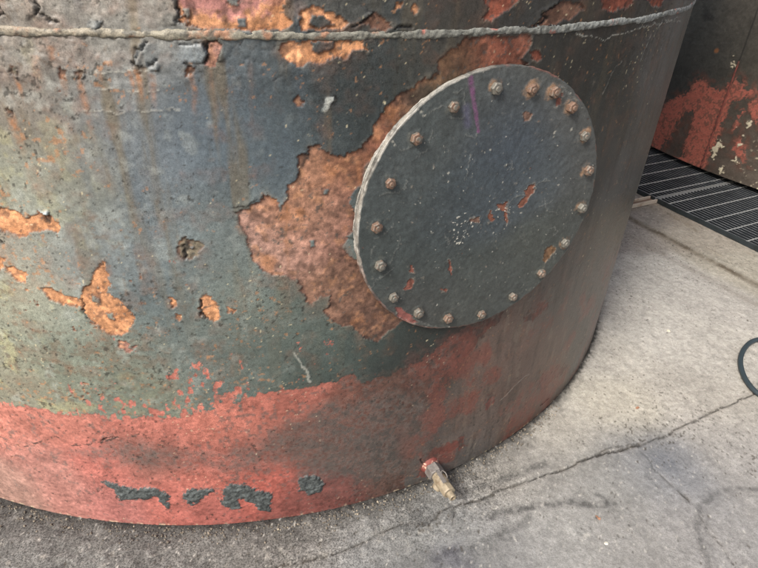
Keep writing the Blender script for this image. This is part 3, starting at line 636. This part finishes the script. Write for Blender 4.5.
gp_ = [(20,560,(128,130,125)),(100,550,(124,126,120)),(200,545,(136,137,130)),(300,540,(134,131,124)),(280,522,(112,108,100)),(400,520,(118,116,108)),(380,558,(150,152,150)),(440,540,(140,144,143)),(500,470,(166,161,148)),(560,430,(184,178,162)),
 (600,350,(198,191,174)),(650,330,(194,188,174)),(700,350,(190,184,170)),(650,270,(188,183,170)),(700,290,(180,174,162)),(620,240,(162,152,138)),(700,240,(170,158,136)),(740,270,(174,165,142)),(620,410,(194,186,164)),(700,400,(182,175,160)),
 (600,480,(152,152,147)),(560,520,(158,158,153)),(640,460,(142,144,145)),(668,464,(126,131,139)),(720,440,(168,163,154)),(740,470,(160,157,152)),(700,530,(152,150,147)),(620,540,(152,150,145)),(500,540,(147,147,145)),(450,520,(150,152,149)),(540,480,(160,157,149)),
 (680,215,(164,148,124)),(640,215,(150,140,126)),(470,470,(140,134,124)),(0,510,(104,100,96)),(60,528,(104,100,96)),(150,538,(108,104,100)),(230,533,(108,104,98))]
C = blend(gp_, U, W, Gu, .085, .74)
n1 = fbm(U, W, .03, 5, 501); n2 = fbm(U, W, .012, 4, 502); n3 = fbm(U, W, .25, 4, 503)
C = C*(1+.11*n1+.14*n2+.08*n3)[..., None]
n4 = fbm(U, W, .016, 3, 504)
# broom marks running with the slab
br = fbm(U, W, .010, 3, 505, 12., 1.); C = C*(1+.05*br)[..., None]
C = mix(C, lin((150, 132, 104))*.74, ss(.3, .9, fbm(U, W, .08, 4, 507, 2.5, 1.))*ss(V0-.34, V0-.1, W)*.5)
H = .0008*n1+.0007*n2+.002*n3
coarse = np.zeros(U.shape)
for px, py, r_ in ((20,560,.35),(150,540,.3),(300,530,.22),(400,505,.12),(470,485,.10)):
    a, b = Gu(px, py); coarse = np.maximum(coarse, np.exp(-((U-a)**2+(W-b)**2)/(2*r_*r_)))
ag = fbm(U, W, .022, 4, 511, g=.7); C = C*(1+coarse*.25*ag)[..., None]; C = mix(C, lin((68, 67, 65))*.74, coarse*ss(.35, .8, fbm(U, W, .025, 4, 513))*.45)
C = mix(C, lin((176, 170, 156))*.74, coarse*ss(.55, .9, fbm(U, W, .022, 4, 514))*.4)
H += coarse*.0022*ag
Gp = lambda pts: [Gu(*p) for p in pts]
gx = .012*fbm(U, W, .05, 4, 521); gy = .012*fbm(U, W, .05, 4, 522)
# slab step: kerb-like strip beside the grating
gl = pdist(Gp([(560,185),(618,212),(632,220),(680,243),(720,264),(758,286),(830,326)]), U, W, .3)
a0 = Gu(632,220)[1]; a1 = Gu(758,286)[1]; vline = a0+(U-Gu(632,220)[0])*(a1-a0)/(Gu(758,286)[0]-Gu(632,220)[0])
stp = ss(-.030, .014, W-vline+.003*n1); H += stp*.009
C = mix(C, lin((98, 86, 68))*.74, np.clip(np.exp(-((W-vline+.006)/.020)**2)*.95*(.85+.35*n1), 0, 1))  # stain and the step's shading, painted as one dark band
H += .010*ss(-.20, -.06, W-vline)*0
C = mix(C, lin((140, 130, 116))*.74, np.exp(-((W-vline+.16+.03*n3)/.03)**2)*.55*(.8+.5*n1))
C = mix(C, lin((96, 84, 66))*.74, ss(.45, .9, fbm(U, W, .02, 3, 525, 2.2, 1.))*ss(V0-.2, V0-.02, W)*.5)
# cracks
crk = [([(255,572),(313,560),(355,546),(372,538),(385,530),(410,522),(428,524)], .0022, .9), ([(428,524),(440,512),(455,505),(480,500),(495,492),(530,480),(560,470),(575,463),(600,455),(640,445),(660,438),(700,418),(740,400),(775,384)], .0034, 1.),
       ([(560,470),(590,457),(612,446),(640,443)], .0024, .7), ([(596,456),(632,446),(641,444)], .0040, .8), ([(638,448),(646,456),(655,472),(662,478),(678,490),(688,500)], .0018, .6), ([(678,490),(690,502)], .004, .6), ([(700,517),(708,530),(722,548),(736,568),(748,584)], .0018, .7),
       ([(450,500),(455,512),(452,524)], .003, .6), ([(655,478),(648,479)], .002, .5)]
for pl, w, k in crk:
    d = pdist(Gp(pl), U+gx*.28, W+gy*.28); m = ss(w*1.2, w*.6, d+.0014*n2+.0010*n4)*(.65+.6*np.clip(n2+.3, 0, 1))*k
    C = mix(C, lin((40, 35, 30))*.74, np.clip(m, 0, 1)*.95); H -= ss(w*1.1, 0, d)*.004*k
    C = mix(C, lin((112, 104, 92))*.74, ss(.022, .0, d)*.30*k*ss(-.3, .6, n1))
# tyre arcs and drag marks
for pl, w, k in (([(760,489),(735,488),(712,495),(701,507),(697,525),(701,548),(712,575)], .009, .62), ([(760,496),(738,495),(718,502),(708,515),(706,530),(710,552),(720,575)], .005, .35),
                 ([(490,516),(500,512),(520,509),(545,505),(575,503),(600,505),(614,503)], .010, .85), ([(596,494),(606,500),(612,504)], .006, .6), ([(436,560),(450,553),(470,546),(490,538),(505,532),(522,524),(528,517)], .011, .60), ([(500,540),(515,540),(522,536)], .006, .5),
                 ([(478,488),(498,480),(515,474),(530,468),(545,464)], .012, .70), ([(430,520),(415,525),(400,527)], .014, .6),([(392,500),(420,512),(450,515)],.02,.45), ([(380,568),(420,562),(460,556)], .03, .5),
                 ([(470,560),(500,552)], .03, .3), ([(540,492),(548,488),(560,492)],.008,.3)):
    d = pdist(Gp(pl), U+gx*.35, W+gy*.35, .08)
    C = mix(C, lin((70, 70, 70))*.74, np.clip(ss(w*1.9, 0, d)*(.80+.55*n1+.8*n2+.6*n4), 0, 1)*k*.85)
for px, py, r_, c, k in ((662,462,.055,(104,112,126),.6),(650,448,.04,(120,124,130),.4),(680,452,.05,(124,128,134),.4),(455,566,.07,(92,92,110),.45),(560,420,.05,(170,160,140),.2)):
    a, b = Gu(px, py); d = np.hypot(U-a+gx*1.5, W-b+gy*1.5); C = mix(C, lin(c)*.74, ss(r_*1.5, r_*.2, d)*k*(.8+.3*n1))
# dirt packed against the foot of the tank, and its painted contact shadow
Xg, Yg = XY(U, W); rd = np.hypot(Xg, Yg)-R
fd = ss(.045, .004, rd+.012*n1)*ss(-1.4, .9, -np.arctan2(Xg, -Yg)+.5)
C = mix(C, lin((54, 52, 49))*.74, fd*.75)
C = mix(C, lin((40, 37, 34))*.74, ss(.022, .003, rd+.006*n2)*.85); H += ss(.03, .0, rd)*ss(.9, .3, np.arctan2(Xg, -Yg))*.004*(1+n2)  # narrow dark ring: contact shadow painted into the floor tint
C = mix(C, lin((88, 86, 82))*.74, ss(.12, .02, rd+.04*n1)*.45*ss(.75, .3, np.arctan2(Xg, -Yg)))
# dark pits and crumbs
pt = ss(1.08, 1.18, fbm(U, W, .009, 2, 531)+.3*fbm(U, W, .2, 3, 532)); C = mix(C, lin((78, 70, 58))*.74, pt*.75); H -= pt*.0015
C = mix(C, lin((206, 202, 190))*.74, ss(1.05, 1.2, fbm(U, W, .010, 2, 533))*.6)
# trench below the grating
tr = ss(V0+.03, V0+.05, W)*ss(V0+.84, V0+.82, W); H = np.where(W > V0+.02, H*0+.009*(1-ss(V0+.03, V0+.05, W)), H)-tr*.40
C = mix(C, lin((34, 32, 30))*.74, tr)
H = H*np.where((np.abs(U) > 6) | (np.abs(W) > 8), 0, 1)
C = C+(C.mean(-1, keepdims=True)-C)*.28
gm_ = N('concrete'); c = gm_.attr('tint'); cz = gm_.attr('grain', 'Fac')
f1 = gm_.noise(330, 5, .75); f2 = gm_.noise(70, 6, .7); f3 = gm_.noise(6, 5, .6)
amt0 = gm_.mth('MULTIPLY', gm_.mth('SUBTRACT', gm_.noise(170, 3, .75), .5), gm_.mth('ADD', gm_.mth('MULTIPLY', cz, 3.2), .7))
amt = gm_.mth('ADD', gm_.mth('MULTIPLY', gm_.mth('SUBTRACT', f1, .5), gm_.mth('ADD', gm_.mth('MULTIPLY', cz, 2.2), 1.5)), gm_.mth('ADD', gm_.mth('MULTIPLY', gm_.mth('SUBTRACT', f2, .5), .9), gm_.mth('MULTIPLY', gm_.mth('SUBTRACT', f3, .5), .2)))
c = gm_.scale(c, gm_.mth('MAXIMUM', gm_.mth('ADD', gm_.mth('ADD', amt, amt0), 1.), .15))
c = gm_.mixc(c, (.05, .045, .04), gm_.rng(gm_.noise(210, 2, .5), .70, .76, 0, .6)); c = gm_.mixc(c, lin((225, 222, 210))*.8, gm_.rng(gm_.noise(240, 2, .5, dist=.3), .72, .78, 0, .5))
b = gm_.bump(gm_.noise(380, 4, .7), .0012, .9); b = gm_.bump(gm_.noise(90, 5, .65), .003, .7, b)
gm_.out(c, .9, b, spec=.25)
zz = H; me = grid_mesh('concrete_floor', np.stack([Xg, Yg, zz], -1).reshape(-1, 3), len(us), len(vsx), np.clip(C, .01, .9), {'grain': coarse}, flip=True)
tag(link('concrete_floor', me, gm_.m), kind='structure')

# ================================================================== GRATING
M_grate = simple('grating_steel', (112, 118, 122), .45, .3, 60, .2, c2=(84, 90, 94))
def worn_tops_shaded_flanks():                       # flank shade painted dark by face normal, tops polished by feet
    m = N('grating_steel'); g = m.n('ShaderNodeNewGeometry'); x = m.n('ShaderNodeSeparateXYZ'); m.l(g.outputs['True Normal'], x.inputs[0])
    f = m.rng(x.outputs['Z'], .8, .95, 0., 1.); w_ = m.rng(m.noise(14, 5, .7), .35, .6, .35, 1.)
    c = m.mixc(lin((44, 48, 52))*.8, lin((176, 180, 182))*.8, m.mth('MULTIPLY', f, w_))
    return m.out(c, .5, m.bump(m.noise(200, 3), .0005, .5), .1)
M_grate = worn_tops_shaded_flanks()
M_rod = simple('worn_rod', (176, 178, 176), .45, .35, 80, .25, c2=(120, 120, 116), thr=(.55, .7))
M_band = simple('band_paint', (44, 52, 56), .6, .4, 40, c2=(34, 40, 42))
ZT = .035; GW = .80
def frame_mtx(u, v): x, y = XY(u, v); return Matrix(((ud[0], vd[0], 0, x), (ud[1], vd[1], 0, y), (0, 0, 1, 0), (0, 0, 0, 1)))
# rod spacing measured on the near edge of the near panel
def Gt(px, py): p = G(px, py, ZT); return UV(p[0], p[1])
rods = [Gt(*p)[0] for p in ((672,203),(691,211.4),(710,221),(729,229.4),(751,240))]
step = (rods[-1]-rods[0])/4
flipm = np.linalg.det(np.array([[ud[0], vd[0]], [ud[1], vd[1]]])) < 0
def panel(u0, u1, label, first):
    root = empty('floor_grating', (*XY(u0, V0), 0)); tag(root, label, 'grating', 'steel grating panels beside the tank')
    L = Matrix.Identity(4)
    base = frame_mtx(u0, V0); inv = root.matrix_world.copy(); inv = Matrix.Translation((*XY(u0, V0), 0)).inverted()
    Mt = inv @ base; ln = u1-u0
    b = bmesh.new(); n = 27
    for k in range(n):
        v = .012+k*(GW-.02)/(n-1); box(b, Mt, .004, ln-.004, v-.0017, v+.0017, ZT-.016, ZT)
    bm_obj('bearing_bars', b, M_grate, root)
    b = bmesh.new(); k = first
    while k < ln-.02:
        if k > .01:
            pts = [Mt @ Vector((k+.0008*math.sin(q*2.1), q*GW/24., ZT-.0005)) for q in range(25)]
            tube(b, pts, .0036, 6)
        k += step
    bm_obj('cross_rods', b, M_rod, root)
    b = bmesh.new(); box(b, Mt, 0, ln, -.004, .003, 0.0095, ZT+.002); box(b, Mt, 0, ln, GW-.004, GW+.003, 0.002, ZT); bm_obj('side_band', b, M_band, root)
    for uu in (.0, ln-.004):
        b = bmesh.new(); box(b, Mt, uu, uu+.004, .0035, GW-.005, .004, ZT+.001)
        bm_obj('end_bar', b, M_rod, root)
    return root
panel(U_J+.004, U_J+1.55, 'near grating panel with dark edge band beside bare concrete', rods[0]-U_J-.004)
panel(U_J-1.3, U_J-.012, 'far grating panel partly hidden behind the tank side', .06)

# channel beam under the joint
M_beam = simple('beam_paint', (196, 184, 168), .6, .4, 30, c2=(150, 128, 108), thr=(.5, .65))
M_web = simple('beam_web', (128, 108, 92), .7, .4, 30)
ub = Gu(631, 210)[0]; vb = Gu(600, 215)[1]
beam = empty('channel_beam', (*XY(ub, V0), 0)); tag(beam, 'pale channel beam running under the joint between the two gratings', 'beam')
Mb = Matrix.Translation((*XY(ub, V0), 0)).inverted() @ frame_mtx(ub, V0)
w_ = abs(Gu(631,205)[0]-Gu(631,210)[0])+.01
for nme, bx_, mt in (('flange', (-.008, .0, -.7, -.003, .000, .022+.024*0), M_beam), ('flange', (-.062, -.054, -.7, -.003, .000, .022), M_beam), ('web', (-.054, -.008, -.7, -.003, -.002, .006), M_web), ('flange', (-.062, -.002, .84, 1.9, -.02, .045), M_beam)):
    b = bmesh.new(); x0, x1, y0, y1, z0, z1 = bx_; box(b, Mb, x0, x1, y0, y1, z0+.010, z1+.012, .001); bm_obj(nme, b, mt, beam)

# ================================================================== SECOND TANK
R2, ZB = 2.5, .07
p1, p2, p3 = G(655, 148, ZB)[:2], G(700, 167, ZB)[:2], G(735, 181, ZB)[:2]
mid = (p1+p3)/2; ch = (p3-p1); Lc = np.hypot(*ch); ch /= Lc; nn = np.array([-ch[1], ch[0]]); nn = nn if nn[0] > 0 else -nn
c2 = mid+nn*math.sqrt(R2*R2-(Lc/2)**2)
def T2(px, py):
    d = ray(px, py); o = CAM[:2]-c2; a = d[0]**2+d[1]**2; b = 2*(o @ d[:2]); c = o @ o-R2*R2; q = max(b*b-4*a*c, 0)
    t = (-b-math.sqrt(q))/2/a; h = CAM+d*t; return math.atan2(h[1]-c2[1], -(h[0]-c2[0]))*R2, h[2]
s_ax = axis_steps([(-math.pi*R2, -1.0*R2, .08), (-1.0*R2, -.62*R2, .02), (-.62*R2, .42*R2, .005), (.42*R2, math.pi*R2-.08, .08)])
z_ax = axis_steps([(ZB, 1.5, .005), (1.5, 3.2, .1)])
S, Z = np.meshgrid(s_ax, z_ax, indexing='ij')
T2p = lambda pts: [T2(*p) for p in pts]
C = blend([(700,20,(58,60,58)),(740,40,(70,68,62)),(720,60,(62,62,58)),(690,70,(52,53,50)),(750,10,(84,80,72)),(756,60,(78,74,64)),(665,140,(84,72,64)),(690,150,(78,68,60)),(750,120,(82,72,62)),(755,160,(92,82,72)),(725,140,(78,68,60)),(735,100,(76,72,64))], S, Z, T2, .12)
C = C*(1+.16*fbm(S, Z, .05, 4, 601)+.12*fbm(S, Z, .015, 3, 602))[..., None]
q1 = fbm(S, Z, .03, 4, 605); q2 = fbm(S, Z, .012, 3, 606); wx = .015*q1; wz = .015*fbm(S, Z, .03, 4, 607)
f = np.full(S.shape, -.2)
for p in ([(655,118),(668,102),(676,98),(690,92),(692,86),(697,80),(706,83),(712,88),(722,90),(727,90),(724,104),(716,124),(708,150),(702,168),(690,170),(682,150),(690,130),(694,112),(686,110),(676,124),(668,140),(660,150),(650,146)],
          [(727,86),(736,80),(742,81),(747,88),(757,90),(754,96),(744,98),(732,103),(728,112),(722,128),(712,150),(704,168),(700,166),(708,140),(718,112)], [(750,100),(764,96),(770,115),(756,122),(750,114)], [(742,112),(746,110),(736,128),(731,132)],
          [(735,140),(742,138),(748,150),(744,164),(733,150)], [(680,155),(700,160),(690,175),(672,160)]):
    f = np.maximum(f, sdf(T2p(p), S+wx, Z+wz, .12))
rm = ss(-.005, .005, f+.016*q2+.010*q1)
C = mix(C, (lin((168, 98, 84))*KALB)*(1+.18*q1+.15*q2)[..., None], rm); C = mix(C, lin((96, 72, 62))*KALB, rm*ss(.0, .6, q2+.6*q1)*.8)
C = C*1.12; C = mix(C, lin((110, 68, 56))*KALB, ss(-.09, -.01, f)*(1-rm)*.5*ss(-.3, .5, q1))
wh = np.full(S.shape, -.1)
for p in ([(712,160),(713,150),(716,142),(721,140),(724,146),(720,150),(717,158)], [(736,142),(742,140),(743,144),(738,146)], [(748,122),(753,120),(754,125),(749,126)], [(734,128),(737,127),(737,131)], [(731,62),(735,66),(733,72),(730,68)],
          [(720,168),(724,166),(724,173),(720,173)], [(732,160),(737,157),(738,163)], [(742,135),(745,134),(744,138)], [(733,55),(736,56),(735,62)]):
    wh = np.maximum(wh, sdf(T2p(p), S+wx*.6, Z+wz*.6, .05))
wm = ss(-.001, .001, wh+.016*q2-.005); lowz = ss(.55, .25, Z)*ss(.0, -.35, S-T2(715,140)[0]+.1)
wm = np.maximum(wm, ss(.82, .95, fbm(S, Z, .018, 3, 611)+.25*lowz-.12)*lowz)
C = mix(C, lin((214, 204, 178))*KALB, wm)
a, b = T2(716, 51); C = mix(C, lin((150, 98, 58))*KALB, ss(.022, .008, np.hypot(S-a, Z-b)+.008*q1)*.7)
for px, py, r_ in ((706,15,.06),(735,48,.02),(711,18,.03)):
    a, b = T2(px, py); C = mix(C, lin((34, 34, 34))*KALB, ss(r_, r_*.2, np.hypot(S-a, (Z-b)*1.3)+.02*q1)*.7)
H = .0008*q1+.0006*q2+wm*.003+rm*.0007
sj = T2(703, 163)[0]; lap = ss(sj+.004, sj-.004, S)
H += lap*.006; 
C = mix(C, lin((40, 38, 36))*KALB, ss(.004, .001, np.abs(S-sj-.004))*.6*ss(.75, .85, Z))
Rr = R2+H; A = S/R2
V = np.stack([c2[0]-Rr*np.cos(A), c2[1]+Rr*np.sin(A), Z], -1).reshape(-1, 3)
t2 = empty('storage_tank', (c2[0], c2[1], 0)); tag(t2, 'dark tank with patchy red primer standing behind the grating', 'tank')
me = grid_mesh('shell', V-np.array([c2[0], c2[1], 0]), len(s_ax), len(z_ax), np.clip(C, .004, .9), {'gloss': np.full(S.shape, .6), 'grain': np.full(S.shape, .4)}, wrap=True, flip=True)
link('shell', me, M_tank, t2)
b = bmesh.new()
pts = []
for k in range(60):
    z = ZB+.01+k*(.78-ZB)/60; a = sj/R2; r_ = R2+.006
    pts.append((-r_*math.cos(a), r_*math.sin(a), z))
tube(b, pts, [.0065*(1+.15*math.sin(k*1.7)) for k in range(60)], 8)
bm_obj('lap_weld', b, simple('lap_paint', (128, 70, 62), .8, .5, 60, c2=(88, 56, 48)), t2, True)
b = bmesh.new(); lathe(b, [(3.19, R2+.01), (3.35, 0)], Matrix.Rotation(-math.pi/2, 4, 'Y'), 96); bm_obj('roof', b, M_web, t2); b = bmesh.new(); lathe(b, [(ZB, 0), (ZB+.002, R2-.002)], Matrix.Rotation(-math.pi/2, 4, 'Y'), 96)
bm_obj('bottom_plate', b, M_web, t2)

# ================================================================== HOSE AND LITTER
M_hose = simple('hose_rubber', (54, 66, 72), .5, .3, 60, bumpd=.0004)
P = [G(*p, .012)[:2] for p in ((741,358),(739.5,370),(746,383),(757,393))]
hp = [(800,352),(785,343),(770,339),(758,339.5),(749,343.5),(742.5,352),(740.5,363),(744,376),(752,388),(762,396),(776,402),(792,402),(806,394),(812,378),(806,364),(792,356)]
ctl = [Vector(G(*p, .0125)) for p in hp]
for i, v in enumerate(ctl): v.z = .0125+(.018 if i < 2 or i > 13 else 0)
def catmull(P, n=12):
    out = []
    for i in range(len(P)-1):
        a, b, c, d = P[max(i-1, 0)], P[i], P[i+1], P[min(i+2, len(P)-1)]
        for k in range(n):
            t = k/n; out.append(.5*((2*b)+(c-a)*t+(2*a-5*b+4*c-d)*t*t+(3*b-a-3*c+d)*t*t*t))
    out.append(P[-1]); return out
hose = empty('rubber_hose', tuple(ctl[6])); tag(hose, 'dark rubber hose curled in a loop on the concrete at right edge', 'hose')
hs = Vector(ctl[6])
b = bmesh.new(); tube(b, [p-hs for p in catmull(ctl)], .0094, 14); bm_obj('tube', b, M_hose, hose, True)
e = Vector(G(759.5, 384, .012)); dr = Vector((.9, -.35, 0)).normalized()
b = bmesh.new(); lathe(b, [(0, 0), (0, .010), (.003, .012), (.03, .012), (.032, .009), (.09, .0085), (.09, 0)], Matrix.Translation(e-hs) @ dr.to_track_quat('X', 'Z').to_matrix().to_4x4(), 18)
bm_obj('end_fitting', b, simple('fitting_black', (26, 27, 28), .45), hose)

M_leaf = simple('dry_leaf', (176, 132, 104), .8, .4, 200, c2=(140, 100, 76))
def leaf(px, py, size, label, rot):
    p = G(px, py, .004); bmf = bmesh.new(); n = 9; c = bmf.verts.new((0, 0, .002)); rim = []
    for k in range(n):
        a = 2*math.pi*k/n; r_ = size*(.55+.45*abs(math.cos(a)))*random.uniform(.75, 1.15); rim.append(bmf.verts.new((r_*math.cos(a), r_*.7*math.sin(a), .001+.35*size*random.random())))
    for k in range(n): bmf.faces.new((c, rim[k], rim[(k+1) % n]))
    o = bm_obj('dry_leaf', bmf, M_leaf); o.location = p; o.rotation_euler.z = rot
    m = o.modifiers.new('thick', 'SOLIDIFY'); m.thickness = .0006
    tag(o, label, 'leaf', 'leaf scraps on the concrete')
leaf(637.5, 408, .011, 'orange leaf scrap on pale concrete above the long crack', .4)
leaf(598, 518, .009, 'orange leaf scrap on grey concrete below the drag mark', 1.9)
def pebble(px, py, size, c, label, name='paint_chip', cat='paint chip'):
    p = G(px, py, .002); b = bmesh.new(); bmesh.ops.create_icosphere(b, subdivisions=2, radius=size)
    for v in b.verts: v.co *= 1+random.uniform(-.25, .25); v.co.z *= .5; v.co.x *= 1.3
    o = bm_obj(name, b, simple(name, c, .7, .3, 120)); o.location = (p[0], p[1], size*.4+.001); o.rotation_euler.z = random.random()*3
    tag(o, label, cat)
pebble(668.5, 331, .0055, (226, 218, 196), 'small cream paint chip on the bright concrete right of tank')
pebble(606, 543+.5, .0045, (228, 224, 210), 'tiny white paint chip on grey concrete near bottom edge')
# loose grit gathered along the foot of the tank
b = bmesh.new()
for k in range(900):
    a = random.uniform(-.62, .62)+0; r_ = R+.006+abs(random.gauss(0, .022)); s = random.uniform(.0012, .0036)*(1.4 if random.random() < .1 else 1)
    mt = Matrix.Translation((r_*math.sin(a), -r_*math.cos(a), s*.5+.001)) @ Matrix.Rotation(random.random()*6, 4, 'Z') @ Matrix.Rotation(random.random()*6, 4, 'X')
    vs = [b.verts.new(mt @ Vector((x*s*random.uniform(.7, 1.3), y*s*random.uniform(.7, 1.3), z*s*random.uniform(.7, 1.2)))) for x, y, z in ((1, 0, 0), (-1, 0, 0), (0, 1, 0), (0, -1, 0), (0, 0, 1), (0, 0, -1))]
    for f in ((0, 2, 4), (2, 1, 4), (1, 3, 4), (3, 0, 4), (2, 0, 5), (1, 2, 5), (3, 1, 5), (0, 3, 5)): b.faces.new([vs[i] for i in f])
tag(bm_obj('grit', b, simple('grit', (120, 112, 100), .9, .6, 90, c2=(170, 160, 142))), 'loose grit gathered along the foot of the tank', 'grit', kind='stuff')

# ================================================================== LIGHT, SKY, CAMERA
SUN_AZ, SUN_EL = -50., 46.         # azimuth from -Y towards +X
w = bpy.data.worlds.new('World'); scene.world = w; w.use_nodes = True; nt = w.node_tree; nt.nodes.clear()
sky = nt.nodes.new('ShaderNodeTexSky'); sky.sky_type = 'NISHITA'; sky.sun_disc = False
a = rad(SUN_AZ); d = Vector((math.sin(a)*math.cos(rad(SUN_EL)), -math.cos(a)*math.cos(rad(SUN_EL)), math.sin(rad(SUN_EL))))
sky.sun_elevation = rad(SUN_EL); sky.sun_rotation = math.atan2(d.x, d.y); sky.dust_density = 6; sky.ozone_density = .3; sky.air_density = 1.
bg = nt.nodes.new('ShaderNodeBackground'); bg.inputs[1].default_value = .11; wo = nt.nodes.new('ShaderNodeOutputWorld')
nt.links.new(sky.outputs[0], bg.inputs[0]); nt.links.new(bg.outputs[0], wo.inputs[0])
L = bpy.data.lights.new('sun', 'SUN'); L.energy = 2.6; L.angle = rad(16); L.color = (1., .975, .94); lo = bpy.data.objects.new('sun', L); COL.objects.link(lo)
lo.rotation_euler = d.to_track_quat('Z', 'Y').to_euler(); lo.location = (-3, -4, 5)
cam = bpy.data.cameras.new('camera'); co = bpy.data.objects.new('camera', cam); COL.objects.link(co)
cam.sensor_width = 36; cam.lens = FPX/758*36; cam.clip_start = .02; cam.clip_end = 200
co.matrix_world = Matrix(((RI2[0], UP2[0], -FW[0], CAM[0]), (RI2[1], UP2[1], -FW[1], CAM[1]), (RI2[2], UP2[2], -FW[2], CAM[2]), (0, 0, 0, 1)))
scene.camera = co
vs_ = scene.view_settings; vs_.view_transform = 'Standard'; vs_.look = 'None'; vs_.gamma = 1; vs_.use_curve_mapping = False; vs_.exposure = .62
